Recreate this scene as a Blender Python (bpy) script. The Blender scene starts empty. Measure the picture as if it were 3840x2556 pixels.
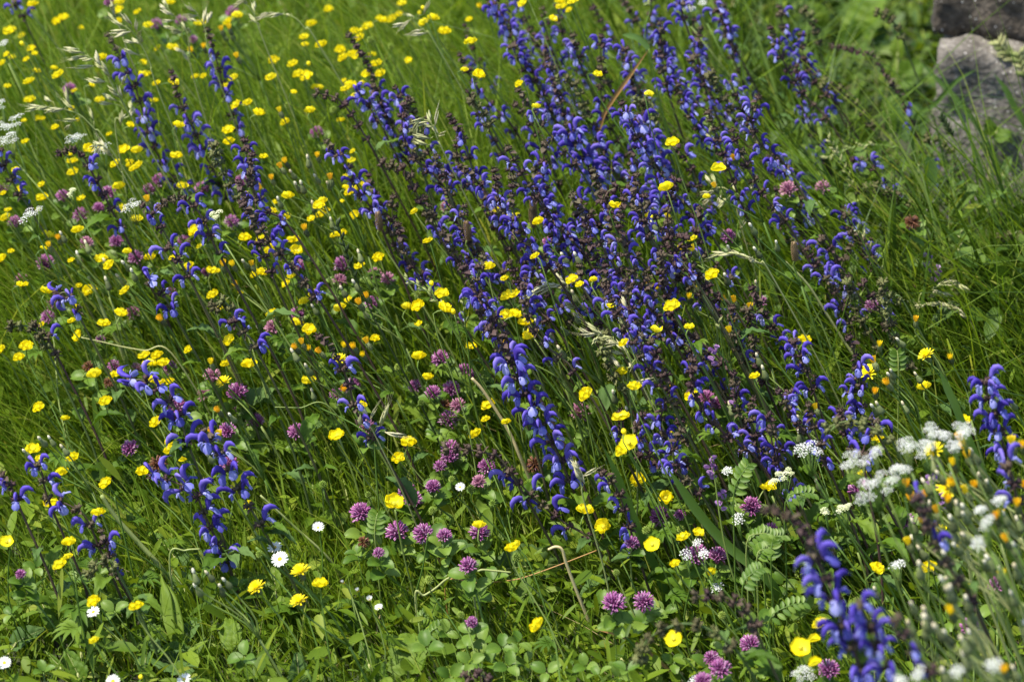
import bpy, math, random
import numpy as np
from mathutils import Matrix, Vector, noise as mnoise

R = random.Random(11)
NP = np.random.default_rng(7)
sc = bpy.context.scene
COL = sc.collection

# ------------------------------------------------------------------ camera
CAM_H, PITCH, LENS = 1.6, math.radians(22.0), 105.0
cam_data = bpy.data.cameras.new("camera")
cam_data.lens = LENS
cam_data.sensor_width = 36.0
cam_data.clip_start = 0.05
cam_data.clip_end = 2000
cam_data.dof.use_dof = True
cam_data.dof.focus_distance = 3.45
cam_data.dof.aperture_fstop = 6.3
cam = bpy.data.objects.new("camera", cam_data)
cam.location = (0, 0, CAM_H)
cam.rotation_euler = (math.pi / 2 - PITCH, 0, 0)
COL.objects.link(cam)
sc.camera = cam

# ------------------------------------------------------------------ sky, sun, exposure
SUN_DIR = Vector((-0.42, -0.12, 0.88)).normalized()       # towards the sun
elev = math.asin(SUN_DIR.z)
azim = math.atan2(SUN_DIR.x, SUN_DIR.y)
world = bpy.data.worlds.new("World")
sc.world = world
world.use_nodes = True
wn = world.node_tree
bg = wn.nodes["Background"]
sky = wn.nodes.new("ShaderNodeTexSky")
sky.sky_type = 'NISHITA'
sky.sun_disc = False
sky.sun_elevation = elev
sky.sun_rotation = azim
wn.links.new(sky.outputs[0], bg.inputs[0])
bg.inputs[1].default_value = 0.13
sun_data = bpy.data.lights.new("sun", 'SUN')
sun_data.energy = 4.2
sun_data.angle = math.radians(1.0)
sun_data.color = (1.0, 0.93, 0.80)
sun = bpy.data.objects.new("sun", sun_data)
sun.rotation_euler = SUN_DIR.to_track_quat('Z', 'Y').to_euler()
sun.location = SUN_DIR * 20
COL.objects.link(sun)
sc.view_settings.view_transform = 'Standard'
sc.view_settings.look = 'None'
sc.view_settings.gamma = 1.0
sc.view_settings.use_curve_mapping = False
sc.view_settings.exposure = 1.12
sc.cycles.max_bounces = 6
sc.cycles.transmission_bounces = 4
sc.cycles.diffuse_bounces = 3
sc.cycles.glossy_bounces = 2

# ------------------------------------------------------------------ pixel helpers (photograph is 3840 x 2556)
C_, S_ = math.cos(PITCH), math.sin(PITCH)
FWD = Vector((0, C_, -S_)); UP = Vector((0, S_, C_)); RIGHT = Vector((1, 0, 0))
EYE = Vector((0, 0, CAM_H))
KS = 36.0 / LENS / 3840.0
def tile(rc, u, v):                 # reading grid of 960 x 852 cells, each enlarged 1.8406 times
    r, c = divmod(rc, 10)
    return ((c - 1) * 960 + u / 1.8406, (r - 1) * 852 + v / 1.8406)
def ray(X, Y): return FWD + RIGHT * ((X - 1920) * KS) - UP * ((Y - 1278) * KS)
def at_z(X, Y, z):
    d = ray(X, Y); return EYE + d * ((z - CAM_H) / d.z)
def at_y(X, Y, y):
    d = ray(X, Y); return EYE + d * (y / d.y)
def to_px(p):
    q = p - EYE; w = q.dot(FWD)
    return (1920 + q.dot(RIGHT) / w / KS, 1278 - q.dot(UP) / w / KS)

# ------------------------------------------------------------------ materials
def new_mat(name):
    m = bpy.data.materials.new(name); m.use_nodes = True
    nt = m.node_tree; nt.nodes.clear()
    out = nt.nodes.new("ShaderNodeOutputMaterial")
    return m, nt, out
def leaf_mat(name, cols, rough=0.5, trans=0.35, spec=0.35, src='object', tcol=1.0, nscale=0.0, bump=0.0, sheen=0.0, coat=0.0):
    """thin plant tissue: colour drawn per piece from a ramp, light passes through"""
    m, nt, out = new_mat(name); N = nt.nodes; L = nt.links
    ramp = N.new("ShaderNodeValToRGB")
    el = ramp.color_ramp.elements
    while len(el) < len(cols): el.new(0.5)
    for i, c in enumerate(cols):
        el[i].position = i / max(1, len(cols) - 1); el[i].color = (*c, 1)
    if src == 'object':
        inf = N.new("ShaderNodeObjectInfo"); fac = inf.outputs["Random"]
    else:
        at = N.new("ShaderNodeAttribute"); at.attribute_name = 'rnd'; fac = at.outputs["Fac"]
    if nscale:
        tc = N.new("ShaderNodeTexCoord"); nz = N.new("ShaderNodeTexNoise"); nz.inputs["Scale"].default_value = nscale
        nz.inputs["Detail"].default_value = 3
        L.new(tc.outputs["Object"], nz.inputs["Vector"])
        mth = N.new("ShaderNodeMath"); mth.operation = 'MULTIPLY_ADD'
        mth.inputs[1].default_value = 0.9; mth.inputs[2].default_value = -0.45
        L.new(nz.outputs["Fac"], mth.inputs[0])
        ad = N.new("ShaderNodeMath"); ad.operation = 'ADD'; ad.use_clamp = True
        L.new(fac, ad.inputs[0]); L.new(mth.outputs[0], ad.inputs[1]); fac = ad.outputs[0]
    L.new(fac, ramp.inputs[0])
    p = N.new("ShaderNodeBsdfPrincipled")
    L.new(ramp.outputs[0], p.inputs["Base Color"])
    p.inputs["Roughness"].default_value = rough
    p.inputs["Specular IOR Level"].default_value = spec
    if coat: p.inputs["Coat Weight"].default_value = coat; p.inputs["Coat Roughness"].default_value = 0.25
    if sheen: p.inputs["Sheen Weight"].default_value = sheen
    if bump and nscale:
        b = N.new("ShaderNodeBump"); b.inputs["Strength"].default_value = bump; b.inputs["Distance"].default_value = 0.002
        L.new(nz.outputs["Fac"], b.inputs["Height"]); L.new(b.outputs[0], p.inputs["Normal"])
    if trans:
        t = N.new("ShaderNodeBsdfTranslucent")
        g = N.new("ShaderNodeMix"); g.data_type = 'RGBA'; g.blend_type = 'MULTIPLY'; g.inputs[0].default_value = 1
        L.new(ramp.outputs[0], g.inputs[6]); g.inputs[7].default_value = (tcol * 1.25, tcol * 1.15, tcol * 0.7, 1) if tcol else (1, 1, 1, 1)
        L.new(g.outputs[2], t.inputs[0])
        mx = N.new("ShaderNodeMixShader"); mx.inputs[0].default_value = trans
        L.new(p.outputs[0], mx.inputs[1]); L.new(t.outputs[0], mx.inputs[2]); L.new(mx.outputs[0], out.inputs[0])
    else:
        L.new(p.outputs[0], out.inputs[0])
    return m

M = {}
M['grass'] = leaf_mat('grass_blade', [(0.050, 0.105, 0.006), (0.108, 0.195, 0.010), (0.178, 0.272, 0.018), (0.30, 0.33, 0.065)], 0.5, 0.48, 0.22, 'attr')
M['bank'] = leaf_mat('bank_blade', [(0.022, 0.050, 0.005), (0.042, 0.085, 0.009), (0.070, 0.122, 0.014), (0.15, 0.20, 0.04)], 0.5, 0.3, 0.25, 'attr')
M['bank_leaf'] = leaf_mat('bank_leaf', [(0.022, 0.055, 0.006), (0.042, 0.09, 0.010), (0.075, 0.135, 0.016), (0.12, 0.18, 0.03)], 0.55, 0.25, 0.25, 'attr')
M['straw'] = leaf_mat('dry_grass', [(0.30, 0.22, 0.09), (0.42, 0.34, 0.16), (0.22, 0.13, 0.05)], 0.6, 0.2, 0.3, 'attr', 0)
M['cover'] = leaf_mat('cover_leaf', [(0.050, 0.100, 0.005), (0.090, 0.155, 0.008), (0.145, 0.215, 0.012), (0.20, 0.245, 0.030)], 0.55, 0.35, 0.22, 'attr')
M['stem'] = leaf_mat('green_stem', [(0.06, 0.12, 0.015), (0.10, 0.17, 0.025), (0.19, 0.24, 0.06)], 0.5, 0.0, 0.35)
M['pale_stem'] = leaf_mat('pale_stem', [(0.22, 0.27, 0.08), (0.32, 0.33, 0.13)], 0.5, 0.0, 0.35)
M['sage_stem'] = leaf_mat('sage_stem', [(0.060, 0.032, 0.028), (0.075, 0.055, 0.032), (0.085, 0.105, 0.032)], 0.55, 0.0, 0.35)
M['sage_green_stem'] = leaf_mat('sage_green_stem', [(0.06, 0.10, 0.025), (0.09, 0.12, 0.03)], 0.55, 0.0, 0.35)
M['hood'] = leaf_mat('sage_hood', [(0.056, 0.033, 0.29), (0.084, 0.054, 0.40), (0.13, 0.092, 0.47), (0.21, 0.165, 0.54)], 0.55, 0.25, 0.15, tcol=0, nscale=120)
M['lip'] = leaf_mat('sage_lip', [(0.08, 0.072, 0.38), (0.14, 0.145, 0.52), (0.24, 0.255, 0.64), (0.34, 0.35, 0.70)], 0.6, 0.35, 0.25, tcol=0, nscale=120)
M['calyx'] = leaf_mat('sage_calyx', [(0.055, 0.030, 0.034), (0.072, 0.046, 0.038), (0.085, 0.072, 0.040)], 0.65, 0.1, 0.2)
M['calyx_green'] = leaf_mat('spent_calyx', [(0.085, 0.075, 0.038), (0.12, 0.12, 0.045), (0.15, 0.17, 0.06)], 0.65, 0.2, 0.2)
M['butter'] = leaf_mat('buttercup_petal', [(0.90, 0.76, 0.008), (0.93, 0.81, 0.012), (0.95, 0.84, 0.03)], 0.38, 0.42, 0.3, tcol=0)
M['butter_c'] = leaf_mat('buttercup_centre', [(0.72, 0.62, 0.03), (0.60, 0.60, 0.05)], 0.55, 0.1, 0.3)
M['seed'] = leaf_mat('green_seed', [(0.16, 0.26, 0.03), (0.24, 0.32, 0.05), (0.12, 0.19, 0.025)], 0.5, 0.15, 0.3)
M['clover'] = leaf_mat('clover_floret', [(0.32, 0.075, 0.24), (0.42, 0.13, 0.35), (0.55, 0.26, 0.48), (0.72, 0.52, 0.66)], 0.55, 0.3, 0.25, 'attr', 0)
M['clover_pale'] = leaf_mat('pale_clover_floret', [(0.42, 0.16, 0.28), (0.55, 0.26, 0.38), (0.68, 0.42, 0.50)], 0.55, 0.3, 0.25, 'attr', 0)
M['clover_brown'] = leaf_mat('spent_clover_floret', [(0.10, 0.04, 0.02), (0.18, 0.07, 0.03), (0.26, 0.13, 0.08), (0.34, 0.16, 0.22)], 0.65, 0.15, 0.2, 'attr', 0)
M['clover_leaf'] = leaf_mat('clover_leaflet', [(0.055, 0.12, 0.008), (0.09, 0.170, 0.014), (0.14, 0.22, 0.03)], 0.5, 0.3, 0.35, nscale=160)
M['leaf'] = leaf_mat('broad_leaf', [(0.045, 0.100, 0.006), (0.075, 0.145, 0.010), (0.125, 0.195, 0.018)], 0.6, 0.32, 0.22, nscale=9, bump=0)
M['leaf_grey'] = leaf_mat('grey_green_leaf', [(0.055, 0.110, 0.025), (0.09, 0.155, 0.04)], 0.7, 0.22, 0.2, nscale=11, bump=0)
M['white'] = leaf_mat('white_petal', [(0.66, 0.68, 0.64), (0.74, 0.75, 0.72)], 0.65, 0.3, 0.3, tcol=0)
M['cream'] = leaf_mat('cream_floret', [(0.55, 0.60, 0.32), (0.66, 0.68, 0.45)], 0.6, 0.2, 0.3, tcol=0)
M['disc'] = leaf_mat('daisy_disc', [(0.75, 0.50, 0.02), (0.70, 0.55, 0.04)], 0.7, 0.0, 0.2, nscale=900, bump=1)
M['hawk'] = leaf_mat('hawk_floret', [(0.90, 0.74, 0.02), (0.90, 0.64, 0.02), (0.86, 0.52, 0.025)], 0.5, 0.25, 0.3, tcol=0)
M['hawk_open'] = leaf_mat('hawk_open_floret', [(0.92, 0.80, 0.015), (0.92, 0.76, 0.015)], 0.5, 0.25, 0.3, tcol=0)
M['invol'] = leaf_mat('involucre', [(0.10, 0.13, 0.045), (0.16, 0.19, 0.075), (0.07, 0.085, 0.035)], 0.65, 0.0, 0.25)
M['pappus'] = leaf_mat('pappus', [(0.74, 0.72, 0.58), (0.62, 0.54, 0.34)], 0.8, 0.2, 0.1, tcol=0)
M['spikelet'] = leaf_mat('oat_spikelet', [(0.34, 0.36, 0.15), (0.46, 0.45, 0.24), (0.54, 0.51, 0.33)], 0.5, 0.25, 0.35, tcol=0)
M['rye'] = leaf_mat('rye_spikelet', [(0.14, 0.20, 0.05), (0.30, 0.33, 0.12), (0.42, 0.42, 0.20)], 0.5, 0.15, 0.35)
M['darkrye'] = leaf_mat('dark_rye', [(0.018, 0.032, 0.008), (0.03, 0.05, 0.012)], 0.5, 0.0, 0.35)
M['strawobj'] = leaf_mat('straw_stalk', [(0.46, 0.36, 0.15), (0.55, 0.46, 0.24)], 0.5, 0.0, 0.35, nscale=40)
M['tanobj'] = leaf_mat('brown_stalk', [(0.30, 0.17, 0.06), (0.36, 0.19, 0.05)], 0.5, 0.0, 0.35, nscale=40)
M['bladeobj'] = leaf_mat('broad_blade', [(0.07, 0.15, 0.02), (0.10, 0.19, 0.03), (0.14, 0.23, 0.055)], 0.38, 0.35, 0.45, nscale=25)
M['vetch'] = leaf_mat('vetch_flower', [(0.30, 0.15, 0.38), (0.42, 0.25, 0.50), (0.20, 0.08, 0.22)], 0.5, 0.3, 0.3, tcol=0)
M['plantain'] = leaf_mat('plantain_head', [(0.16, 0.10, 0.05), (0.24, 0.17, 0.09)], 0.7, 0.0, 0.2)

def soil_mat():
    m, nt, out = new_mat('soil'); N = nt.nodes; L = nt.links
    tc = N.new("ShaderNodeTexCoord"); nz = N.new("ShaderNodeTexNoise"); nz.inputs["Scale"].default_value = 9; nz.inputs["Detail"].default_value = 8
    L.new(tc.outputs["Object"], nz.inputs["Vector"])
    r = N.new("ShaderNodeValToRGB"); e = r.color_ramp.elements
    e[0].position = .35; e[0].color = (0.022, 0.018, 0.010, 1); e[1].position = .65; e[1].color = (0.035, 0.055, 0.014, 1)
    L.new(nz.outputs["Fac"], r.inputs[0])
    p = N.new("ShaderNodeBsdfPrincipled"); p.inputs["Roughness"].default_value = .95
    b = N.new("ShaderNodeBump"); b.inputs["Strength"].default_value = .8; b.inputs["Distance"].default_value = .02
    L.new(nz.outputs["Fac"], b.inputs["Height"]); L.new(b.outputs[0], p.inputs["Normal"])
    L.new(r.outputs[0], p.inputs["Base Color"]); L.new(p.outputs[0], out.inputs[0])
    return m
def stone_mat(name, a, b_, c):
    m, nt, out = new_mat(name); N = nt.nodes; L = nt.links
    tc = N.new("ShaderNodeTexCoord")
    n1 = N.new("ShaderNodeTexNoise"); n1.inputs["Scale"].default_value = 14; n1.inputs["Detail"].default_value = 8; n1.inputs["Roughness"].default_value = .7
    n2 = N.new("ShaderNodeTexNoise"); n2.inputs["Scale"].default_value = 130; n2.inputs["Detail"].default_value = 4
    vo = N.new("ShaderNodeTexVoronoi"); vo.inputs["Scale"].default_value = 95
    for n in (n1, n2, vo): L.new(tc.outputs["Object"], n.inputs["Vector"])
    r = N.new("ShaderNodeValToRGB"); e = r.color_ramp.elements; e.new(.5)
    for i, (q, c_) in enumerate(((.32, a), (.5, b_), (.68, c))): e[i].position = q; e[i].color = (*c_, 1)
    L.new(n1.outputs["Fac"], r.inputs[0])
    r2 = N.new("ShaderNodeValToRGB"); e2 = r2.color_ramp.elements
    e2[0].position = .3; e2[0].color = (.45, .42, .4, 1); e2[1].position = .7; e2[1].color = (1.25, 1.22, 1.2, 1)
    L.new(n2.outputs["Fac"], r2.inputs[0])
    mx = N.new("ShaderNodeMix"); mx.data_type = 'RGBA'; mx.blend_type = 'MULTIPLY'; mx.inputs[0].default_value = .9
    L.new(r.outputs[0], mx.inputs[6]); L.new(r2.outputs[0], mx.inputs[7])
    r3 = N.new("ShaderNodeValToRGB"); e3 = r3.color_ramp.elements        # pale mineral grains
    e3[0].position = .10; e3[0].color = (1, 1, 1, 1); e3[1].position = .17; e3[1].color = (0, 0, 0, 1)
    L.new(vo.outputs["Distance"], r3.inputs[0])
    mx2 = N.new("ShaderNodeMix"); mx2.data_type = 'RGBA'; L.new(r3.outputs[0], mx2.inputs[0])
    L.new(mx.outputs[2], mx2.inputs[6]); mx2.inputs[7].default_value = (.55, .53, .5, 1)
    p = N.new("ShaderNodeBsdfPrincipled"); p.inputs["Roughness"].default_value = .9
    L.new(mx2.outputs[2], p.inputs["Base Color"])
    b = N.new("ShaderNodeBump"); b.inputs["Strength"].default_value = .9; b.inputs["Distance"].default_value = .006
    ad = N.new("ShaderNodeMath"); ad.operation = 'ADD'; L.new(n1.outputs["Fac"], ad.inputs[0]); L.new(n2.outputs["Fac"], ad.inputs[1])
    L.new(ad.outputs[0], b.inputs["Height"]); L.new(b.outputs[0], p.inputs["Normal"]); L.new(p.outputs[0], out.inputs[0])
    return m
M['soil'] = soil_mat()
M['stone_grey'] = stone_mat('grey_granite', (.06, .054, .045), (.17, .158, .14), (.31, .295, .27))
M['stone_brown'] = stone_mat('brown_granite', (.022, .018, .013), (.07, .057, .043), (.17, .145, .115))
M['mortar'] = stone_mat('mortar', (.03, .026, .02), (.06, .05, .04), (.09, .08, .07))

# ------------------------------------------------------------------ mesh helpers
class MB:
    def __init__(s): s.v = []; s.f = []; s.m = []; s.a = []
    def add(s, verts, faces, mi=0, attr=None):
        o = len(s.v); s.v.extend(verts); s.f.extend([tuple(i + o for i in f) for f in faces]); s.m.extend([mi] * len(faces))
        if attr is not None: s.a.extend([attr] * len(verts))
    def mesh(s, name, mats, smooth=True):
        me = bpy.data.meshes.new(name); me.from_pydata([tuple(x) for x in s.v], [], s.f)
        for m in mats: me.materials.append(m)
        if len(mats) > 1: me.polygons.foreach_set('material_index', s.m)
        if smooth: me.polygons.foreach_set('use_smooth', [True] * len(me.polygons))
        if s.a:
            at = me.attributes.new('rnd', 'FLOAT', 'POINT'); at.data.foreach_set('value', s.a)
        me.update(); return me
def tube(mb, pts, rad, n=5, mi=0, ell=1.0, attr=None, side=None):
    pts = [Vector(p) for p in pts]; V = []; F = []
    t0 = (pts[1] - pts[0]).normalized()
    ref = Vector(side) if side is not None else (Vector((0, 1, 0)) if abs(t0.y) < .8 else Vector((1, 0, 0)))
    for i, p in enumerate(pts):
        t = (pts[min(i + 1, len(pts) - 1)] - pts[max(i - 1, 0)]).normalized()
        a = (ref - t * ref.dot(t)).normalized(); b = t.cross(a)
        if side is None: ref = a
        r = rad[i] if hasattr(rad, '__len__') else rad
        for k in range(n):
            q = 2 * math.pi * k / n
            V.append(p + a * (math.cos(q) * r * ell) + b * (math.sin(q) * r))
    for i in range(len(pts) - 1):
        for k in range(n):
            F.append((i * n + k, i * n + (k + 1) % n, (i + 1) * n + (k + 1) % n, (i + 1) * n + k))
    F.append(tuple(reversed(range(n)))); F.append(tuple(range((len(pts) - 1) * n, len(pts) * n)))
    mb.add(V, F, mi, attr)
def sheet(mb, fn, nu, nv, mi=0, attr=None):
    V = [Vector(fn(i / nu, j / nv)) for i in range(nu + 1) for j in range(nv + 1)]
    F = [(i * (nv + 1) + j, (i + 1) * (nv + 1) + j, (i + 1) * (nv + 1) + j + 1, i * (nv + 1) + j + 1) for i in range(nu) for j in range(nv)]
    mb.add(V, F, mi, attr)
def frame(z, xh=(1, 0, 0)):
    z = Vector(z).normalized(); x = Vector(xh); x = x - z * x.dot(z)
    if x.length < 1e-4: x = Vector((0, 1, 0)) - z * z.y
    x.normalize(); y = z.cross(x)
    return Matrix((x, y, z)).transposed()
def mat4(rot3, loc, s=1.0):
    return Matrix.Translation(loc) @ rot3.to_4x4() @ Matrix.Scale(s, 4)
def bez(pts, n):
    """smooth curve through points (Catmull-Rom)"""
    P = [Vector(p) for p in pts]
    if len(P) == 2: return [P[0].lerp(P[1], i / n) for i in range(n + 1)]
    Q = [P[0] * 2 - P[1]] + P + [P[-1] * 2 - P[-2]]; out = []
    for i in range(n + 1):
        t = i / n * (len(P) - 1); k = min(int(t), len(P) - 2); u = t - k
        a, b, c, d = Q[k:k + 4]
        out.append(.5 * (2 * b + (c - a) * u + (2 * a - 5 * b + 4 * c - d) * u * u + (3 * b - a - 3 * c + d) * u ** 3))
    return out

THINGS = []
def obj(name, me, parent=None, matrix=None):
    o = bpy.data.objects.new(name, me); COL.objects.link(o)
    if parent is not None: o.parent = parent
    if matrix is not None: o.matrix_local = matrix if parent is not None else matrix
    return o
def thing(name, base, kind, label, cat, group=None, key=None, h=0.0):
    o = bpy.data.objects.new(name, None); COL.objects.link(o)
    o.empty_display_size = .02; o.location = base
    o['label'] = label; o['category'] = cat
    if group: o['group'] = group
    THINGS.append(dict(o=o, kind=kind, key=Vector(key if key is not None else base), h=h))
    return o
def pt(name, me, parent, loc, rot3=None, s=1.0):
    """part of a thing whose Empty only translates; loc in world"""
    o = bpy.data.objects.new(name, me); COL.objects.link(o); o.parent = parent
    base = parent.location
    o.matrix_basis = mat4(rot3 if rot3 is not None else Matrix.Identity(3), Vector(loc) - base, s)
    return o
def sub(name, me, parent, matrix=None):
    o = bpy.data.objects.new(name, me); COL.objects.link(o); o.parent = parent
    if matrix is not None: o.matrix_basis = matrix
    return o
def stem_mesh(base, pts, r0, r1, mat, n=5, seg=8):
    mb = MB(); P = [p - base for p in bez(pts, seg)]
    tube(mb, P, [r0 + (r1 - r0) * i / seg for i in range(seg + 1)], n)
    return mb.mesh('stem', [mat])
def gz(x, y):
    return 0.012 * mnoise.noise(Vector((x * 2.1, y * 2.1, 3.3)))

# ------------------------------------------------------------------ the ground
def build_ground():
    mb = MB()
    xs = [-900, -200, -60, -20, -8, -4] + [(-3 + i * .12) for i in range(51)] + [4, 8, 20, 60, 200, 900]
    ys = [-900, -200, -60, -20, -5, -1, 0, 1] + [(1.6 + i * .12) for i in range(50)] + [8.5, 11, 16, 25, 60, 200, 900]
    V = [(x, y, gz(x, y) if (abs(x) < 3.2 and 1.4 < y < 7.6) else 0.0) for x in xs for y in ys]
    n = len(ys); F = [(i * n + j, (i + 1) * n + j, (i + 1) * n + j + 1, i * n + j + 1) for i in range(len(xs) - 1) for j in range(n - 1)]
    mb.add(V, F)
    o = obj('ground', mb.mesh('ground', [M['soil']])); o['kind'] = 'structure'
    o['label'] = 'dark meadow soil under the grass and flowers'
build_ground()

# ------------------------------------------------------------------ the wall
def build_wall():
    base = Vector((.645, 4.37, 0))
    t = thing('stone_wall', base, 'wall', 'rough granite block wall rising behind the grass', 'wall', key=(0.9, 4.55, .2))
    rw = random.Random(5)
    def block(x0, x1, y0, y1, z0, z1, seed):
        mb = MB(); n = (max(4, int((x1 - x0) / .016)), 12, max(4, int((z1 - z0) / .016)))
        idx = {}; V = []; F = []
        def vid(i, j, k):
            if (i, j, k) in idx: return idx[(i, j, k)]
            f = Vector((i / n[0], j / n[1], k / n[2]))
            p = Vector((x0 + (x1 - x0) * f.x, y0 + (y1 - y0) * f.y, z0 + (z1 - z0) * f.z))
            c = Vector(((x0 + x1) / 2, (y0 + y1) / 2, (z0 + z1) / 2))
            e = sum(1 for q in f if q < .001 or q > .999)
            if e >= 2: p += (c - p).normalized() * (.004 if e == 2 else .008)
            q = p * 9 + Vector((seed, seed, 0))
            p += Vector((mnoise.noise(q), mnoise.noise(q + Vector((7, 0, 0))), mnoise.noise(q + Vector((0, 9, 0))))) * .013
            q = p * 34
            p += Vector((mnoise.noise(q), mnoise.noise(q + Vector((7, 0, 0))), mnoise.noise(q + Vector((0, 9, 0))))) * .012
            idx[(i, j, k)] = len(V); V.append(p - base); return idx[(i, j, k)]
        for a, b, c in ((0, 1, 2), (1, 2, 0), (2, 0, 1)):
            for side in (0, n[c]):
                for i in range(n[a]):
                    for j in range(n[b]):
                        q = []
                        for di, dj in ((0, 0), (1, 0), (1, 1), (0, 1)):
                            ijk = [0, 0, 0]; ijk[a] = i + di; ijk[b] = j + dj; ijk[c] = side; q.append(vid(*ijk))
                        F.append(tuple(q) if side else tuple(reversed(q)))
        mb.add(V, F); return mb
    z = -.06; first = True
    for row, (hh, yf, mats) in enumerate(((.375, 4.35, ['stone_grey']), (.25, 4.42, ['stone_brown']), (.22, 4.41, ['stone_grey', 'stone_brown']), (.24, 4.43, ['stone_brown', 'stone_grey']))):
        x = .645 + (0 if row == 0 else (-.012 if row == 1 else rw.uniform(-.02, .03)))
        while x < 2.6:
            w = .62 if (row == 0 and first) else rw.uniform(.38, .62); first = False
            mb = block(x, x + w, yf + rw.uniform(-.01, .01), 4.80, z, z + hh, rw.uniform(0, 50))
            pt('stone', mb.mesh('stone', [M[rw.choice(mats)]]), t, base)
            x += w + .016
        z += hh + .002
    mb = MB()
    V = [Vector(p) - base for p in ((.67, 4.48, -.05), (2.6, 4.48, -.05), (2.6, 4.77, -.05), (.67, 4.77, -.05), (.67, 4.48, z - .04), (2.6, 4.48, z - .04), (2.6, 4.77, z - .04), (.67, 4.77, z - .04))]
    mb.add(V, [(0, 1, 5, 4), (1, 2, 6, 5), (2, 3, 7, 6), (3, 0, 4, 7), (4, 5, 6, 7), (3, 2, 1, 0)])
    t.rotation_euler.z = math.radians(-13)
    pt('mortar', mb.mesh('mortar', [M['mortar']], smooth=False), t, base)
build_wall()

# ------------------------------------------------------------------ stuff: grass and leafy cover
def in_wall(x, y): return (x > .62) & (y > 4.28) & (y < 4.9)
def height_map(x, y):
    """how tall the sward stands: short by the near edge, long behind"""
    f = np.clip((y - 3.12 + .22 * x) / .75, 0, 1); f = f * f * (3 - 2 * f)
    lee = 1 - .55 * np.clip((x - .35) / .25, 0, 1) * np.clip((y - 3.9) / .3, 0, 1)       # thinner at the foot of the wall
    lee = lee * (1 - .85 * np.clip((x - .52) / .1, 0, 1) * np.clip((y - 3.75) / .3, 0, 1))
    return (.085 + f * .225) * lee
def blades(name, n, xr, yr, hfac, w, lean, mat, label, sx=.55, sy=.28, seg=4, wmul=(.6, 1.4), hjit=(.45, 1.15), dens=None, seed=1, curl=.35):
    g = np.random.default_rng(seed)
    x = g.uniform(*xr, n); y = g.uniform(*yr, n)
    k = ~in_wall(x, y)
    if dens is not None: k &= g.random(n) < dens(x, y)
    x = x[k]; y = y[k]; n = len(x)
    clump = np.sin(x * 6.1 + 1.7 * np.sin(y * 4.3 + seed)) * np.sin(y * 7.7 + 1.4 * np.sin(x * 3.9)) + .6 * np.sin(x * 17 + 2 * np.sin(y * 9)) * np.sin(y * 15 + seed)
    h = height_map(x, y) * hfac * g.uniform(*hjit, n) * (1 + .17 * clump)
    wd = w * g.uniform(*wmul, n) * np.clip(.6 + h * 1.6, .6, 1.25)
    yaw = g.uniform(0, 2 * np.pi, n)
    lx = np.clip(lean * (g.normal(1, sx, n) + .45 * np.sin(x * 4.7 + 2.3 * np.sin(y * 3.1))), -1.0, .9) * h; ly = g.normal(0, sy, n) * h           # offset of the tip
    cv = g.normal(0, curl, n)
    rnd = np.clip(g.normal(.40, .24, n) + .10 * clump, 0, 1)
    ts = np.linspace(0, 1, seg + 1)
    V = np.zeros((n, 2 * seg + 1, 3))
    droop = np.abs(g.normal(0, .35, n))
    for i, t in enumerate(ts):
        bendx = lx * (t * .55 + .45 * t ** 2.2) + np.cos(yaw + 1.57) * cv * h * t ** 3 * .6
        bendy = ly * (t * .55 + .45 * t ** 2.2) + np.sin(yaw + 1.57) * cv * h * t ** 3 * .6
        zz = h * (t - droop * .35 * t ** 4)
        hw = wd * .5 * (1 - t ** 2.2) if i < seg else 0
        tw = yaw + t * g.normal(0, .4, n)
        cx, cy = np.cos(tw), np.sin(tw)
        if i < seg:
            V[:, 2 * i, 0] = x + bendx + cx * hw; V[:, 2 * i, 1] = y + bendy + cy * hw; V[:, 2 * i, 2] = zz - .012
            V[:, 2 * i + 1, 0] = x + bendx - cx * hw; V[:, 2 * i + 1, 1] = y + bendy - cy * hw; V[:, 2 * i + 1, 2] = zz - .012
        else:
            V[:, 2 * i, 0] = x + bendx; V[:, 2 * i, 1] = y + bendy; V[:, 2 * i, 2] = zz - .012
    per = 2 * seg + 1
    loops = []; starts = []; tot = []
    pat = []
    for i in range(seg - 1): pat.append([2 * i, 2 * i + 1, 2 * i + 3, 2 * i + 2])
    pat.append([2 * seg - 2, 2 * seg - 1, 2 * seg])
    flat = np.array([q for f in pat for q in f]); cnt = np.array([len(f) for f in pat])
    off = np.arange(n)[:, None] * per
    li = (flat[None, :] + off).ravel()
    sizes = np.tile(cnt, n)
    bulk(name, V.reshape(-1, 3), li, sizes, np.repeat(rnd, per), mat, label)
def bulk(name, V, li, sizes, rnd, mat, label):
    me = bpy.data.meshes.new(name)
    me.vertices.add(len(V)); me.vertices.foreach_set('co', V.astype(np.float32).ravel())
    me.loops.add(len(li)); me.loops.foreach_set('vertex_index', li.astype(np.int32))
    st = np.concatenate([[0], np.cumsum(sizes)[:-1]])
    me.polygons.add(len(sizes)); me.polygons.foreach_set('loop_start', st.astype(np.int32))
    me.polygons.foreach_set('use_smooth', np.ones(len(sizes), bool))
    at = me.attributes.new('rnd', 'FLOAT', 'POINT'); at.data.foreach_set('value', rnd.astype(np.float32))
    me.materials.append(mat); me.update(calc_edges=True); me.validate()
    o = obj(name, me); o['kind'] = 'stuff'; o['label'] = label; o['category'] = 'leaves' if 'leav' in label else 'grass'
    return o
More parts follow.
